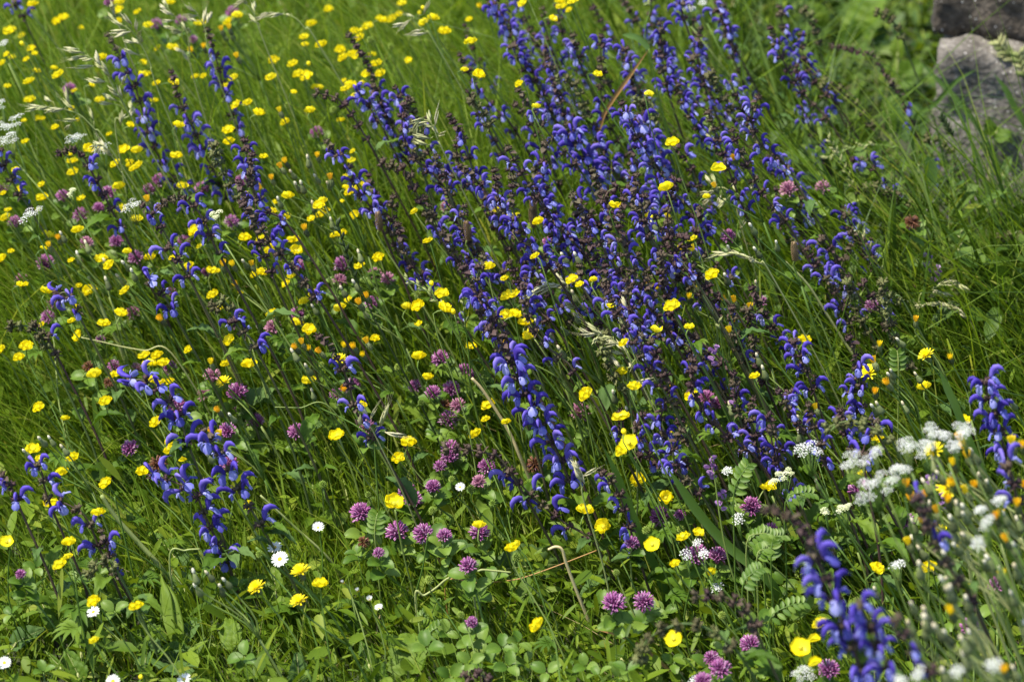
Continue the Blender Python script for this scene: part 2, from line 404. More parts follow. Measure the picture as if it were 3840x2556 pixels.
def leaflets(name, n, xr, yr, zfac, size, mat, label, aspect=.55, dens=None, seed=3, tri=False, tilt=.5):
    g = np.random.default_rng(seed)
    x = g.uniform(*xr, n); y = g.uniform(*yr, n); k = ~in_wall(x, y)
    if dens is not None: k &= g.random(n) < dens(x, y)
    x = x[k]; y = y[k]; n = len(x)
    z = height_map(x, y) * zfac * g.uniform(.15, 1.0, n)
    yaw = g.uniform(0, 2 * np.pi, n); rnd = np.clip(g.normal(.45, .25, n), 0, 1)
    L = size * g.uniform(.6, 1.35, n)
    tx = g.normal(-.12, tilt, n); ty = g.normal(-.15, tilt, n)
    if tri:
        x, y, z, L, tx, ty, rnd = (np.repeat(q, 3) for q in (x, y, z, L, tx, ty, rnd))
        yaw = np.repeat(yaw, 3) + np.tile([0, 2.09, 4.19], n); n *= 3
    ux, uy = np.cos(yaw), np.sin(yaw)
    prof = [(0, 0), (.28, .42), (.62, .5), (.88, .32), (1, 0), (.88, -.32), (.62, -.5), (.28, -.42)]
    mid = [(.30, 0), (.62, 0), (.86, 0)]
    V = np.zeros((n, 11, 3)); arch = g.normal(.12, .12, n)
    for i, (a, b) in enumerate(prof + mid):
        b_ = b * aspect
        px = L * (a * ux - b_ * uy); py = L * (a * uy + b_ * ux)
        V[:, i, 0] = x + px; V[:, i, 1] = y + py
        V[:, i, 2] = z + px * tx + py * ty + L * (abs(b_) * .35 - arch * a * a)
    V[:, :, 2] = np.maximum(V[:, :, 2], .004)
    pat = [(0, 1, 8), (0, 8, 7), (1, 2, 9, 8), (8, 9, 6, 7), (2, 3, 10, 9), (9, 10, 5, 6), (3, 4, 10), (10, 4, 5)]
    flat = np.array([q for f in pat for q in f]); cnt = np.array([len(f) for f in pat])
    li = (flat[None, :] + np.arange(n)[:, None] * 11).ravel()
    bulk(name, V.reshape(-1, 3), li, np.tile(cnt, n), np.repeat(rnd, 11), mat, label)

XR = (-1.7, 1.9)
bank = lambda x, y: np.clip((x - .28) / .2, 0, 1) * np.clip((y - 3.3) / .25, 0, 1)          # the coarse leafy bank by the wall
blades('meadow_grass', 62000, XR, (2.3, 7.0), 1.0, .0044, -.38, M['grass'], 'long green grass of the meadow leaning over in the wind', seed=1, sx=.8, sy=.36,
       dens=lambda x, y: np.where(y < 3.0, .8, np.where(y > 5.5, .5, .95)) * (1 - .85 * bank(x, y)))
blades('lush_grass', 14000, (-1.6, .9), (2.95, 4.3), 1.08, .0056, -.42, M['grass'], 'lush broad green grass in front of the sage', seed=12, hjit=(.7, 1.3), curl=.15, seg=5,
       dens=lambda x, y: np.clip(1.25 - x * 1.3, .1, 1))
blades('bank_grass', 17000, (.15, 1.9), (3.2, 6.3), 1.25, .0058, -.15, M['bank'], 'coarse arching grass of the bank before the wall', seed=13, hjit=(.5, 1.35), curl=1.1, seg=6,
       dens=lambda x, y: (bank(x, y) * .8 + .05) * np.where((x > .55) & (y > 4.05), .45, 1))
blades('short_grass', 52000, XR, (2.2, 4.0), .62, .0025, -.25, M['grass'], 'short thin grass between the low leaves of the sward', seed=2, hjit=(.5, 2.2), curl=.6)
blades('grass_stem_fringe', 17000, XR, (2.6, 6.5), 1.32, .0019, -.44, M['grass'], 'thin flowering grass stems standing above the blades', seed=3, hjit=(.7, 1.32), curl=.12, seg=5,
       dens=lambda x, y: 1 - .75 * bank(x, y))
blades('tall_grass_stem', 3200, (-.9, 1.0), (2.95, 4.4), 1.55, .0019, -.5, M['grass'], 'tall yellow green grass stems rising through the sage', seed=21, hjit=(.75, 1.25), curl=.15, seg=6, sx=.5)
blades('tangled_grass', 11000, XR, (2.5, 5.5), 1.15, .0030, -.15, M['grass'], 'tangled grass blades lying every way through the sward', seed=22, hjit=(.5, 1.35), curl=.9, seg=6, sx=2.6, sy=.55)
blades('dry_grass', 7000, XR, (2.3, 6.5), .85, .0022, -.45, M['straw'], 'dry straw coloured grass lying among the green blades', seed=4, hjit=(.3, 1.2), curl=.7)
leaflets('leafy_cover', 34000, XR, (2.2, 6.5), .75, .017, M['cover'], 'small oval green leaves covering the ground under the flowers', dens=lambda x, y: np.where(y < 3.3, np.where(x < -.15, .5, 1), .5), seed=5)
leaflets('turf_leaf_cover', 3600, (-1.6, .5), (2.2, 3.35), .95, .030, M['cover'], 'fresh green broad leaves crowding the near turf', aspect=.42, seed=17, tilt=.45)
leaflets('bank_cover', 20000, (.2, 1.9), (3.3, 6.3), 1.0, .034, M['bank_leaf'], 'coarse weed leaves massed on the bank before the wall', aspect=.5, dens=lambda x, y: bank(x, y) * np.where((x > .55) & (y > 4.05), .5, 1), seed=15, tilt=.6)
leaflets('clover_cover', 5600, XR, (2.2, 4.6), .85, .0100, M['cover'], 'three part clover leaves filling gaps between the grass', aspect=.8, tri=True, seed=6, dens=lambda x, y: np.where(y < 3.25, 1, .25) * np.where(x < -.1, .35, 1))
leaflets('narrow_cover', 34000, XR, (2.2, 6.0), 1.0, .024, M['cover'], 'narrow pointed little leaves among the grass', aspect=.2, seed=8, tilt=.9)

#@@PLANTS@@
# ================================================================== shared pieces of the plants
def sage_parts():
    out = {}
    def hood(k, mb, mi=0):
        sc_ = 1e-3
        path = [(5, 0, .5), (7.5, 0, 5.5), (10.5, 0, 10.5), (15, 0, 13.6), (19.5, 0, 13.2), (23, 0, 10.2), (24.8, 0, 6.6)]
        b = (0, .6, -.8)[k]
        path = [(x, y, z + b * (x - 5) / 8) for x, y, z in path]
        tube(mb, [Vector(p) * sc_ for p in path], [q * sc_ for q in (1.6, 2.7, 3.7, 4.1, 3.6, 2.3, .4)], 7, mi, ell=.62, side=(0, 1, 0))
        tube(mb, [Vector(p) * sc_ for p in ((23.8, 0, 8.2 + b * 2), (26.0, 0, 5.0 + b * 2), (26.8, 0, 2.6 + b * 2))], [.28e-3, .22e-3, .15e-3], 3, mi)
    def lip(k, mb, mi=0):
        def f(u, v):
            w = (2.2 + 4.4 * u ** .8) * (1 if u < .75 else math.sqrt(max(0.02, 1 - ((u - .75) / .25) ** 2 * .9)))
            s = (v - .5) * 2; x = 7 + 9.5 * u - 1.2 * u * u; z = 2.6 + 1.5 * u - (11 + k) * u ** 2.3
            return ((x + (abs(s) ** 2) * -2.2 * u) * 1e-3, s * w * 1e-3, (z - s * s * 1.8) * 1e-3)
        sheet(mb, f, 6, 4, mi)
        for sgn in (-1, 1):
            def g(u, v, sgn=sgn):
                w = 2.0 * math.sin(math.pi * min(.95, .25 + .75 * u)); s = (v - .5) * 2
                return ((9 + 3.2 * u + s * w) * 1e-3, sgn * (1.6 + 4.0 * u) * 1e-3, (3.0 + 1.0 * u - 2.6 * u * u - abs(s) * .5) * 1e-3)
            sheet(mb, g, 3, 2, mi)
    def calyx(mb, mi=0, L=8.5, op=2.7):
        tube(mb, [Vector((x, 0, z)) * 1e-3 for x, z in ((0, 0), (2.2, .8), (L * .6, 1.9), (L, 2.6))], [.6e-3, 1.7e-3, 2.3e-3, op * 1e-3], 5, mi)
        tube(mb, [Vector((x, 0, z)) * 1e-3 for x, z in ((L * .8, 4.2), (L + 1.6, 5.8))], [1.0e-3, .15e-3], 3, mi)
        tube(mb, [Vector((x, 0, z)) * 1e-3 for x, z in ((L * .85, .8), (L + 1.8, .2))], [1.0e-3, .15e-3], 3, mi)
    for k in range(3):
        mb = MB(); hood(k, mb); out['hood%d' % k] = mb.mesh('sage_flower', [M['hood']])
        mb = MB(); lip(k, mb); out['lip%d' % k] = mb.mesh('sage_lip', [M['lip']])
        mb = MB(); hood(k, mb, 0); lip(k, mb, 1); out['full%d' % k] = mb.mesh('sage_flower', [M['hood'], M['lip']])
    def whorl(n, L, op, dz, mat, seed, curl=0):
        rr = random.Random(seed); mb = MB()
        for i in range(n):
            m2 = MB(); calyx(m2, 0, L * rr.uniform(.8, 1.15), op)
            a = 2 * math.pi * i / n + rr.uniform(-.3, .3)
            rot = Matrix.Rotation(a, 4, 'Z') @ Matrix.Rotation(rr.uniform(-.35, .25) + curl, 4, 'Y')
            mb.add([rot @ Vector(p) + Vector((0, 0, rr.uniform(-dz, dz))) for p in m2.v], m2.f)
        for i in range(2):      # the pair of small bracts
            a = rr.uniform(0, 6.3)
            rot = Matrix.Rotation(a, 4, 'Z')
            def f(u, v): return rot @ Vector((9e-3 * u, (v - .5) * 7e-3 * math.sin(math.pi * min(.97, u * .8 + .2)), -2e-3 - 4e-3 * u * u))
            sheet(mb, f, 3, 2)
        return mb.mesh('calyx_whorl', [mat])
    for k in range(3):
        out['wh%d' % k] = whorl(6, 8, 2.6, 1.5e-3, M['calyx'], 20 + k)
        out['wb%d' % k] = whorl(6, 5.2, 1.2, 1.0e-3, M['calyx'], 30 + k, -.3)
        out['wg%d' % k] = whorl(7, 7.5, 2.9, 2e-3, M['calyx_green'], 40 + k)
    return out
SAGE = sage_parts()
def sage_leaf(seed):
    mb = MB()
    def f(u, v):
        s = (v - .5) * 2; w = .0105 * math.sin(math.pi * min(.97, u ** .8 * .92 + .05)) * (1 + .08 * math.sin(u * 40) * abs(s))
        return (.052 * u, s * w, .012 * math.sin(u * 2.3) - .016 * u * u + abs(s) * w * .3 + .0016 * math.sin(u * 30 - abs(s) * 6) + .006 * mnoise.noise(Vector((u * 4, s * 2, seed))))
    sheet(mb, f, 12, 6); return mb.mesh('leaf', [M['leaf_grey' if seed == 2 else 'leaf']])
SLF = [sage_leaf(k) for k in range(3)]

def px_path(rc, pts, h, top=0):
    """tip stands h above the soil; the rest of the stem lies in the upright plane through the tip"""
    X, Y = tile(rc, *pts[top]); tip = at_z(X, Y, h)
    return [at_y(*tile(rc, *p), tip.y) for p in pts]
def root_path(P, lean=.30):
    """carry a stem on from its lowest visible point down into the soil"""
    P = [p for i, p in enumerate(P) if i < 2 or p.z > .03]
    last = P[-1]; d = (P[-1] - P[-2])
    k = max(-.15, min(.65, d.x / max(.02, -d.z))) if d.z < 0 else lean
    z = last.z
    if z > .02:
        base = Vector((last.x + z * (k * .55 + lean * .35), last.y + R.uniform(-.01, .03), -.012))
        if z > .08: P.append(last.lerp(base, .5) + Vector((z * .04, 0, 0)))
        P.append(base)
    else:
        P.append(last + Vector((.004, 0, -max(.012, last.z + .012))))
    return P

def sage(P, f0=.12, f1=1.0, dens=.6, fine=False, spent=False, scale=.82, green=False, label=None, gap=1.0, name='meadow_sage'):
    """P runs from the tip down; whorls between f0 and f1 of the pictured length carry flowers"""
    vis = P[:]; full = root_path(P)
    base = full[-1].copy()
    up = list(reversed(full))
    seg = 4 * (len(up) - 1)
    mid = vis[len(vis) // 2]
    t = thing(name, base, 'spent_sage' if spent else 'sage', label or '', 'flower', 'spent sage spikes' if spent else 'meadow sage spikes', key=mid, h=P[0].z)
    mb = MB(); Q = bez(up, seg); tube(mb, [q - base for q in Q], [.0019 - .0011 * i / seg for i in range(seg + 1)], 5)
    pt('stem', mb.mesh('stem', [M['sage_green_stem'] if (green and spent) else M['sage_stem']]), t, base)
    for k in range(R.randrange(3, 6)):
        f = R.uniform(.12, .62); q = Q[int(f * (seg - 1) * .62)]; a = R.uniform(0, 6.3)
        if q.z < .02: continue
        x = Vector((math.cos(a), math.sin(a), R.uniform(-.1, .7))).normalized(); z = Vector((0, 0, 1)); z = (z - x * z.dot(x)).normalized()
        pt('leaf', SLF[R.randrange(3)], t, q, Matrix((x, z.cross(x), z)).transposed(), R.uniform(.7, 1.35) * (1.2 - f))
    curve = bez(vis, 48); acc = [0]
    for a, b in zip(curve, curve[1:]): acc.append(acc[-1] + (b - a).length)
    Ltot = acc[-1]; s = .004; first = True
    while s < Ltot:
        i = max(k for k in range(49) if acc[k] <= s); i = min(i, 47)
        p = curve[i].lerp(curve[i + 1], (s - acc[i]) / max(1e-6, acc[i + 1] - acc[i])); d = (curve[i] - curve[i + 1]).normalized()
        f = s / Ltot
        spin = R.uniform(0, 6.3)
        F = frame(d, (math.cos(spin), math.sin(spin), 0))
        k = R.randrange(3)
        if f > f1: break
        if spent:
            pt('calyx_whorl', SAGE[('wg%d' if green else 'wh%d') % k], t, p, F, R.uniform(.75, 1.05))
            s += (.011 + .012 * min(1, s / .1)) * gap; continue
        if f < f0:
            pt('calyx_whorl', SAGE['wb%d' % k], t, p, F, R.uniform(.8, 1.1)); s += .009 + .006 * f / max(.01, f0); continue
        pt('calyx_whorl', SAGE['wh%d' % k], t, p, F, R.uniform(.7, .92))
        a0 = R.uniform(0, 6.3)
        for q in range(5):
            if R.random() > dens * .78: continue
            a = a0 + q * 2 * math.pi / 5 + R.uniform(-.3, .3)
            # flowers turn towards the open sides of the spike; few sit hidden behind it
            out = Vector((math.cos(a) * 1.25, math.sin(a) * .85 - .15, 0)); out = (out - d * out.dot(d)).normalized()
            zz = (d * .75 + Vector((0, 0, .65))).normalized(); zz = (zz - out * zz.dot(out)).normalized()
            rot = Matrix((out, zz.cross(out), zz)).transposed() @ Matrix.Rotation(R.uniform(-.3, .2), 3, 'Y') @ Matrix.Rotation(R.uniform(-.25, .25), 3, 'X')
            kk = R.randrange(3)
            loc = p + out * .002 + d * R.uniform(-.003, .003); sz = scale * R.uniform(.85, 1.12)
            if fine:
                o = pt('flower', SAGE['hood%d' % kk], t, loc, rot, sz); sub('lower_lip', SAGE['lip%d' % kk], o)
            else:
                pt('flower', SAGE['full%d' % kk], t, loc, rot, sz)
        s += (.017 + .010 * f) * gap * R.uniform(.85, 1.2)
    return t

# ------------------------------------------------------------------ meadow sage, traced from the photograph
D = 'dark stemmed '
SG = [ # cell, tip-to-foot points, height of tip, first flowering fraction, density, options, label
 (11, [(735, 235), (830, 390), (940, 620), (1040, 960), (1130, 1140), (1270, 1320), (1340, 1470)], .50, .12, .85, 1, 'tall slender blue sage spike under pale arching oat grass'),
 (11, [(1430, 205), (1490, 400), (1540, 600), (1600, 800), (1680, 980)], .50, .22, .7, 1, 'blue sage spike with paired flowers and a bare bud tip, beside two yellow buttercups'),
 (11, [(1180, 490), (1250, 720), (1330, 880), (1420, 1080), (1500, 1230), (1580, 1390)], .47, .2, .9, 1, 'full blue sage spike standing between two taller sage spikes'),
 (11, [(400, 1060), (480, 1035), (560, 1060), (640, 1200), (710, 1330), (800, 1510), (850, 1600)], .42, .32, .4, 0, 'sparse sage spike with a nodding brown tip beside white umbel heads'),
 (11, [(-30, 960), (20, 1110), (80, 1240), (150, 1370), (220, 1470)], .42, .05, .75, 0, 'blue sage spike at the white umbel by the outer grass'),
 (11, [(70, -90), (110, 40), (170, 130), (210, 230)], .46, .2, .6, 0, 'blurred dark blue sage spike far back in the long grass'),
 (11, [(1690, 960), (1710, 1150), (1750, 1330), (1780, 1500), (1820, 1600)], .46, .1, .6, 0, 'blue sage spike over the hawksbeard buds'),
 (11, [(1090, 1430), (1180, 1380), (1290, 1380), (1360, 1450), (1430, 1570), (1490, 1720), (1570, 1860)], .42, .34, .72, 0, 'blue sage spike with a drooping brown bud tip over buttercups'),
 (11, [(980, 1410), (1040, 1470), (1100, 1560), (1160, 1650)], .40, .1, .5, 0, 'short sage spike in grass below the tall slender spike'),
 (12, [(640, 240), (720, 360), (780, 470), (840, 640), (900, 800), (960, 960), (1030, 1090)], .50, .42, .8, 0, 'long bare dark sage stem with blue flowers only low down'),
 (12, [(480, 970), (560, 1060), (650, 1180), (720, 1320), (800, 1450), (860, 1560), (900, 1660)], .45, .15, .68, 0, 'blue sage spike with a pointed dark tip beside the clustered yellow buttercups'),
 (12, [(1240, 1080), (1290, 1200), (1330, 1330), (1360, 1420)], .45, .3, .6, 0, 'dark tipped blue sage spike below the pale oat spikelets'),
 (12, [(1330, 790), (1420, 950), (1480, 1120), (1530, 1260)], .47, .3, .5, 0, 'leaning sage spike behind the pale oat spikelets'),
 (12, [(1590, -20), (1700, 130), (1767, 230), (1830, 330)], .50, .1, .75, 0, 'dense blue sage spike at the back of the sage patch'),
 (12, [(1400, 1140), (1540, 1260), (1640, 1400), (1700, 1540)], .43, .35, .6, 0, 'sage spike with spent brown upper whorls and blue lower flowers'),
 (12, [(700, 640), (780, 730), (830, 830), (880, 900)], .44, 0, .9, 0, 'short full blue sage spike behind the long bare sage stem'),
 (12, [(960, 600), (1010, 720), (1060, 860), (1090, 1000), (1120, 1100)], .46, .1, .7, 0, 'blue sage spike beside a long bare sage stem'),
 (13, [(380, 850), (430, 950), (500, 1080), (560, 1220), (620, 1330)], .42, .12, 1.35, 2, 'thick deep violet sage spike crowded with flowers at the broken grass blade'),
 (13, [(800, 780), (890, 870), (950, 1000), (1000, 1150), (1030, 1290), (1060, 1420)], .43, .14, 1.15, 2, 'long violet sage spike rising behind two buttercups'),
 (13, [(580, 990), (640, 1080), (690, 1170), (730, 1250)], .38, 0, .55, 1, 'narrow sage spike with flowers turned to one side, against the thick violet spike'),
 (13, [(20, 720), (120, 830), (210, 1000), (280, 1150), (330, 1300)], .42, .1, .42, 1, 'open sage spike with single pale blue flowers on a black stem'),
 (13, [(0, 310), (60, 450), (170, 580), (230, 680), (280, 790)], .46, 0, .9, 0, 'broad violet sage spike in the thick of the sage patch'),
 (13, [(240, 400), (290, 520), (330, 640), (350, 790)], .46, .05, .6, 0, 'slim sage spike beside the broad violet spike'),
 (13, [(420, 240), (450, 360), (480, 470), (520, 560)], .47, .1, .6, 0, 'pale blue sage spike behind the bent grass stem'),
 (13, [(780, 330), (800, 420), (850, 560), (880, 650)], .47, 0, .85, 0, 'short dark violet sage cluster under the bent grass blade'),
 (13, [(980, 390), (1030, 470), (1060, 560), (1090, 680)], .46, 0, .6, 0, 'sage spike just past the bent grass stem'),
 (13, [(1240, 400), (1290, 490), (1320, 580), (1370, 700)], .45, 0, .6, 0, 'blue sage spike in the thinning edge of the sage patch'),
 (13, [(1410, 60), (1480, 190), (1510, 290), (1570, 390)], .48, .05, .75, 0, 'pale violet sage spike at the back by the wild grass'),
 (13, [(1500, 560), (1560, 690), (1610, 820), (1650, 900)], .42, .05, .6, 0, 'sage spike fringing the leafy bank by the wall'),
 (13, [(1160, 20), (1180, 100), (1210, 200)], .5, 0, .8, 0, 'blue sage spike beside small white blossoms at the back'),
 (13, [(460, 1400), (520, 1450), (570, 1510), (620, 1600), (650, 1680)], .38, .05, .8, 1, 'sage spike in front of the yellow buttercup with notched petals'),
 (13, [(930, 1400), (980, 1470), (1010, 1560), (1050, 1660)], .38, 0, .85, 1, 'blue sage spike below the curled brown sage tip'),
 (13, [(1130, 1010), (1200, 1100), (1250, 1200), (1290, 1320)], .40, 0, .4, 1, 'open sage spike with curled single flowers beside a hawksbeard seed stem'),
 (14, [(440, 320), (560, 340), (720, 390), (800, 500), (870, 600), (940, 720), (1010, 880), (1080, 1050), (1160, 1200), (1250, 1400), (1300, 1520)], .40, .42, .2, 1, 'tall thin sage stalk with a few late blue flowers before the wall'),
 (14, [(20, 1080), (100, 1150), (200, 1320), (280, 1450), (330, 1560)], .36, .05, .8, 1, 'violet sage spike beside two pink clover heads'),
 (14, [(580, 1100), (700, 1140), (790, 1250), (880, 1400)], .33, .1, .3, 1, 'few flowered sage stalk in the leafy bank'),
 (14, [(520, 1440), (600, 1540), (690, 1640), (760, 1760)], .30, .05, .55, 1, 'low sage spike below the leafy bank'),
 (24, [(170, 780), (220, 880), (260, 980), (310, 1120), (350, 1240)], .32, 0, .6, 1, 'sage spike with large hooded blue flowers in front of a buttercup'),
 (24, [(560, 760), (600, 870), (620, 1000), (640, 1140), (650, 1260), (680, 1420)], .32, .25, .62, 1, 'sage spike with a thick brown leafy whorl halfway up'),
 (24, [(1500, 1050), (1520, 1180), (1570, 1300), (1600, 1420), (1640, 1560), (1670, 1700)], .40, .03, .95, 1, 'stout violet sage spike beside the yellow hawksbeard'),
 (24, [(360, 80), (420, 140), (470, 230), (540, 330), (600, 420)], .33, 0, .55, 1, 'sage spike with twisted blue flowers below two pink clovers'),
 (24, [(570, 20), (640, 90), (700, 200), (760, 330)], .32, 0, .4, 1, 'sage stalk with scattered flowers by the pale rye grass'),
 (24, [(400, 340), (450, 430), (540, 600), (590, 720)], .30, 0, .45, 1, 'sage stalk with flowers in pairs among grass by the vetch'),
 (24, [(650, 380), (700, 450), (760, 560), (820, 690)], .30, 0, .35, 1, 'thin sage stalk leaning over small pink clovers'),
 (24, [(-10, 1290), (30, 1380), (60, 1480), (100, 1580)], .28, 0, .6, 1, 'low blue sage spike beside white umbel flowers'),
 (24, [(150, 1120), (200, 1330), (230, 1420)], .28, 0, .35, 1, 'sage stalk with bicoloured pale flowers in grass'),
 (24, [(740, 1330), (700, 1420), (660, 1540), (660, 1640)], .30, 0, .5, 1, 'sage spike behind the blurred brown seed plume'),
 (22, [(430, 750), (530, 850), (590, 960), (640, 1080), (670, 1200), (720, 1330), (840, 1500)], .34, .3, .3, 1, 'dark sage stem with four blue flowers near orange hawksbeard'),
 (22, [(1500, 420), (1540, 560), (1580, 660), (1640, 760), (1680, 880)], .36, .1, .45, 1, 'thin dark sage stem in grass beside the buttercup pair'),
 (22, [(1600, 690), (1700, 800), (1760, 930), (1830, 1110), (1960, 1330), (2030, 1460), (2110, 1620), (2180, 1790)], .36, .2, 1.25, 2, 'large vivid blue sage spike leaning over clovers and a buttercup'),
 (21, [(890, 1080), (960, 1050), (1060, 1090), (1180, 1200), (1230, 1300), (1270, 1400), (1310, 1530)], .30, .0, .62, 2, 'blue sage spike with an overhanging tip in front of a pink clover'),
 (21, [(1400, 1400), (1490, 1510), (1560, 1640), (1640, 1790), (1740, 1960), (1830, 2110)], .28, .1, .5, 2, 'blue sage spike with spreading flower pairs beside orange hawksbeard buds'),
 (21, [(390, 470), (450, 450), (500, 520), (560, 640)], .30, 0, .5, 1, 'two or three sage flowers on a short stalk in grass'),
 (21, [(230, 680), (270, 690), (330, 770), (400, 900)], .27, 0, .4, 1, 'small sage stalk beside a pale seed spike in grass'),
 (21, [(1030, 370), (1080, 400), (1160, 520), (1230, 650)], .33, 0, .4, 1, 'thin sage stalk beside a buttercup in the tall grass'),
 (21, [(1150, 130), (1210, 200), (1280, 310), (1330, 400)], .36, 0, .5, 1, 'thin sage stalk behind buttercups in the tall grass'),
 (21, [(1600, 640), (1650, 700), (1740, 780), (1800, 900)], .34, 0, .5, 1, 'short sage stalk under dull brown seed heads'),
 (31, [(1040, 130), (1120, 160), (1230, 200), (1350, 270), (1400, 390), (1480, 560), (1540, 680), (1590, 800)], .20, 0, .5, 2, 'low blue sage spike bent over broad leaves near the daisies'),
 (31, [(10, 130), (60, 190), (100, 280), (150, 400)], .24, .1, .5, 1, 'dim blue sage stalk in shade with two buttercups close by'),
 (31, [(250, 60), (290, 130), (310, 240), (360, 380)], .24, 0, .6, 1, 'small blue sage spike behind a large buttercup'),
 (31, [(400, 320), (480, 350), (580, 420), (640, 530), (690, 660)], .20, 0, .6, 1, 'low sage spike spreading over leaves between buttercups'),
 (31, [(690, 520), (740, 640), (770, 760), (830, 880)], .17, .1, .4, 1, 'withering sage stalk with grey seed whorls close to a dark round leaf'),
 (33, [(620, 120), (720, 230), (780, 400), (830, 560), (870, 700)], .22, .05, .3, 1, 'dark sage stem with brown whorls beside the broad grass blade'),
 (33, [(-60, 60), (40, 180), (130, 280), (260, 390), (380, 480), (560, 600)], .20, .1, .42, 2, 'low leaning sage stem with three blue flowers under the large vivid spike'),
 (34, [(-20, 380), (90, 400), (200, 470), (290, 620), (380, 800), (440, 950), (500, 1120), (580, 1320), (640, 1480), (680, 1600)], .48, .33, .6, 2, 'near black sage stem with a nodding dark tip and blurred blue flowers'),
 (34, [(620, 1040), (680, 1130), (730, 1290), (800, 1410), (860, 1530)], .44, 0, .9, 1, 'dense blurred violet sage spike beside the nodding dark stem'),
 (34, [(880, 1120), (930, 1230), (1000, 1360), (1100, 1450), (1160, 1570)], .44, 0, .4, 1, 'blurred sage spike by small white umbel heads'),
 (34, [(1020, 280), (1070, 380), (1160, 640), (1280, 820), (1350, 920), (1420, 1040)], .46, 0, .3, 1, 'blurred sage stalk among cream hawksbeard buds'),
 (34, [(1640, 60), (1690, 150), (1730, 330)], .42, 0, .4, 1, 'blurred sage stalk near the outer hawksbeard'),
]
for rc, pts, h, f0, dn, fine, lab in SG:
    sage(px_path(rc, pts, h), f0, 1.0, dn * (.8 if rc == 24 and dn < .9 else 1), fine > 0, label=lab, scale=.92 if fine == 2 else (.75 if fine else .67))

SP = [ # spent spikes: no blue left
 (12, [(410, 640), (560, 680), (650, 780), (740, 920), (820, 1060)], .46, 0, 'brown spent sage spike nodding below yellow buttercups'),
 (12, [(860, 1120), (1030, 1180), (1090, 1300), (1160, 1430), (1220, 1540)], .43, 0, 'blackish spent sage spike bent over between blue spikes'),
 (12, [(1050, 700), (1090, 800), (1110, 950), (1140, 1150)], .47, 1, 'upright dull green spent sage spike beside oat spikelets'),
 (12, [(1480, 680), (1560, 760), (1640, 900)], .47, 1, 'greyish green spent sage spike behind the sage patch'),
 (13, [(310, 560), (370, 540), (430, 570), (480, 680), (530, 860)], .45, 1, 'hooked pale green spent sage spike in the sage patch'),
 (13, [(840, 700), (900, 690), (950, 740), (990, 830)], .43, 1, 'bushy green spent sage tip below the bent grass blade'),
 (13, [(620, 1400), (640, 1340), (720, 1300), (800, 1330), (860, 1420), (920, 1540)], .42, 0, 'curled brown spent sage tip hooking over a buttercup'),
 (14, [(370, 570), (480, 620), (620, 740), (720, 880), (800, 1020), (880, 1150), (960, 1290)], .38, 1, 'long spent sage spike with olive whorls before the wall'),
 (14, [(1090, 950), (1230, 1010), (1300, 1150), (1360, 1350)], .30, 1, 'short spent sage spike leaning at the foot of the wall'),
 (14, [(610, 1310), (740, 1290), (860, 1340), (1000, 1420)], .32, 1, 'grey green spent sage spike lying across the leafy bank'),
 (14, [(240, 60), (300, 130), (340, 260), (360, 360)], .42, 1, 'pale green spent sage spike by the large leaves'),
 (14, [(740, 90), (820, 110), (900, 200), (950, 330)], .42, 1, 'spent sage spike over large leaves beside the wall'),
 (23, [(1620, 560), (1650, 660), (1670, 800), (1700, 960), (1760, 1100)], .32, 0, 'blackish spent sage spike by the orange hawksbeard'),
 (23, [(880, 760), (960, 800), (1020, 960), (1090, 1120), (1150, 1300), (1210, 1480)], .34, 0, 'tall dark spent sage stem with sparse whorls among buttercups'),
 (24, [(760, 470), (860, 490), (950, 540)], .30, 1, 'pale olive spent sage spike over the small vetch'),
 (24, [(1600, 60), (1690, 50), (1780, 90)], .26, 1, 'brown spent sage spike reaching in from the outer grass'),
 (24, [(390, 1390), (540, 1340), (700, 1380), (820, 1450), (900, 1560)], .36, 1, 'blurred brown seed plume bowing over the white umbels'),
 (21, [(60, 690), (170, 680), (260, 720), (330, 860)], .27, 1, 'grey seeding sage spike lying over the grass'),
 (21, [(1470, 560), (1530, 510), (1590, 560), (1640, 680)], .34, 1, 'dull brown seeding sage head above blue flowers'),
 (31, [(600, 830), (660, 760), (740, 730), (800, 790)], .15, 1, 'low grey seeding sage head on the leaves'),
 (33, [(1250, 980), (1400, 970), (1530, 1010), (1640, 1110), (1700, 1250)], .28, 0, 'blurred dark spent spike bowing across the feathery leaves'),
 (33, [(880, 1420), (920, 1300), (1000, 1230), (1150, 1170), (1300, 1180), (1440, 1260), (1600, 1420)], .22, 1, 'arched grey spent spike hanging beside a buttercup'),
 (32, [(1440, 1540), (1530, 1520), (1620, 1570)], .1, 0, 'small dark spent sage tip by the clovers'),
 (22, [(1300, 1525), (1450, 1535), (1600, 1560), (1720, 1640)], .22, 0, 'dark spent sage tip stretched over a clover head'),
]
for rc, pts, h, g, lab in SP:
    sage(px_path(rc, pts, h), spent=True, green=bool(g), label=lab, name='spent_sage')

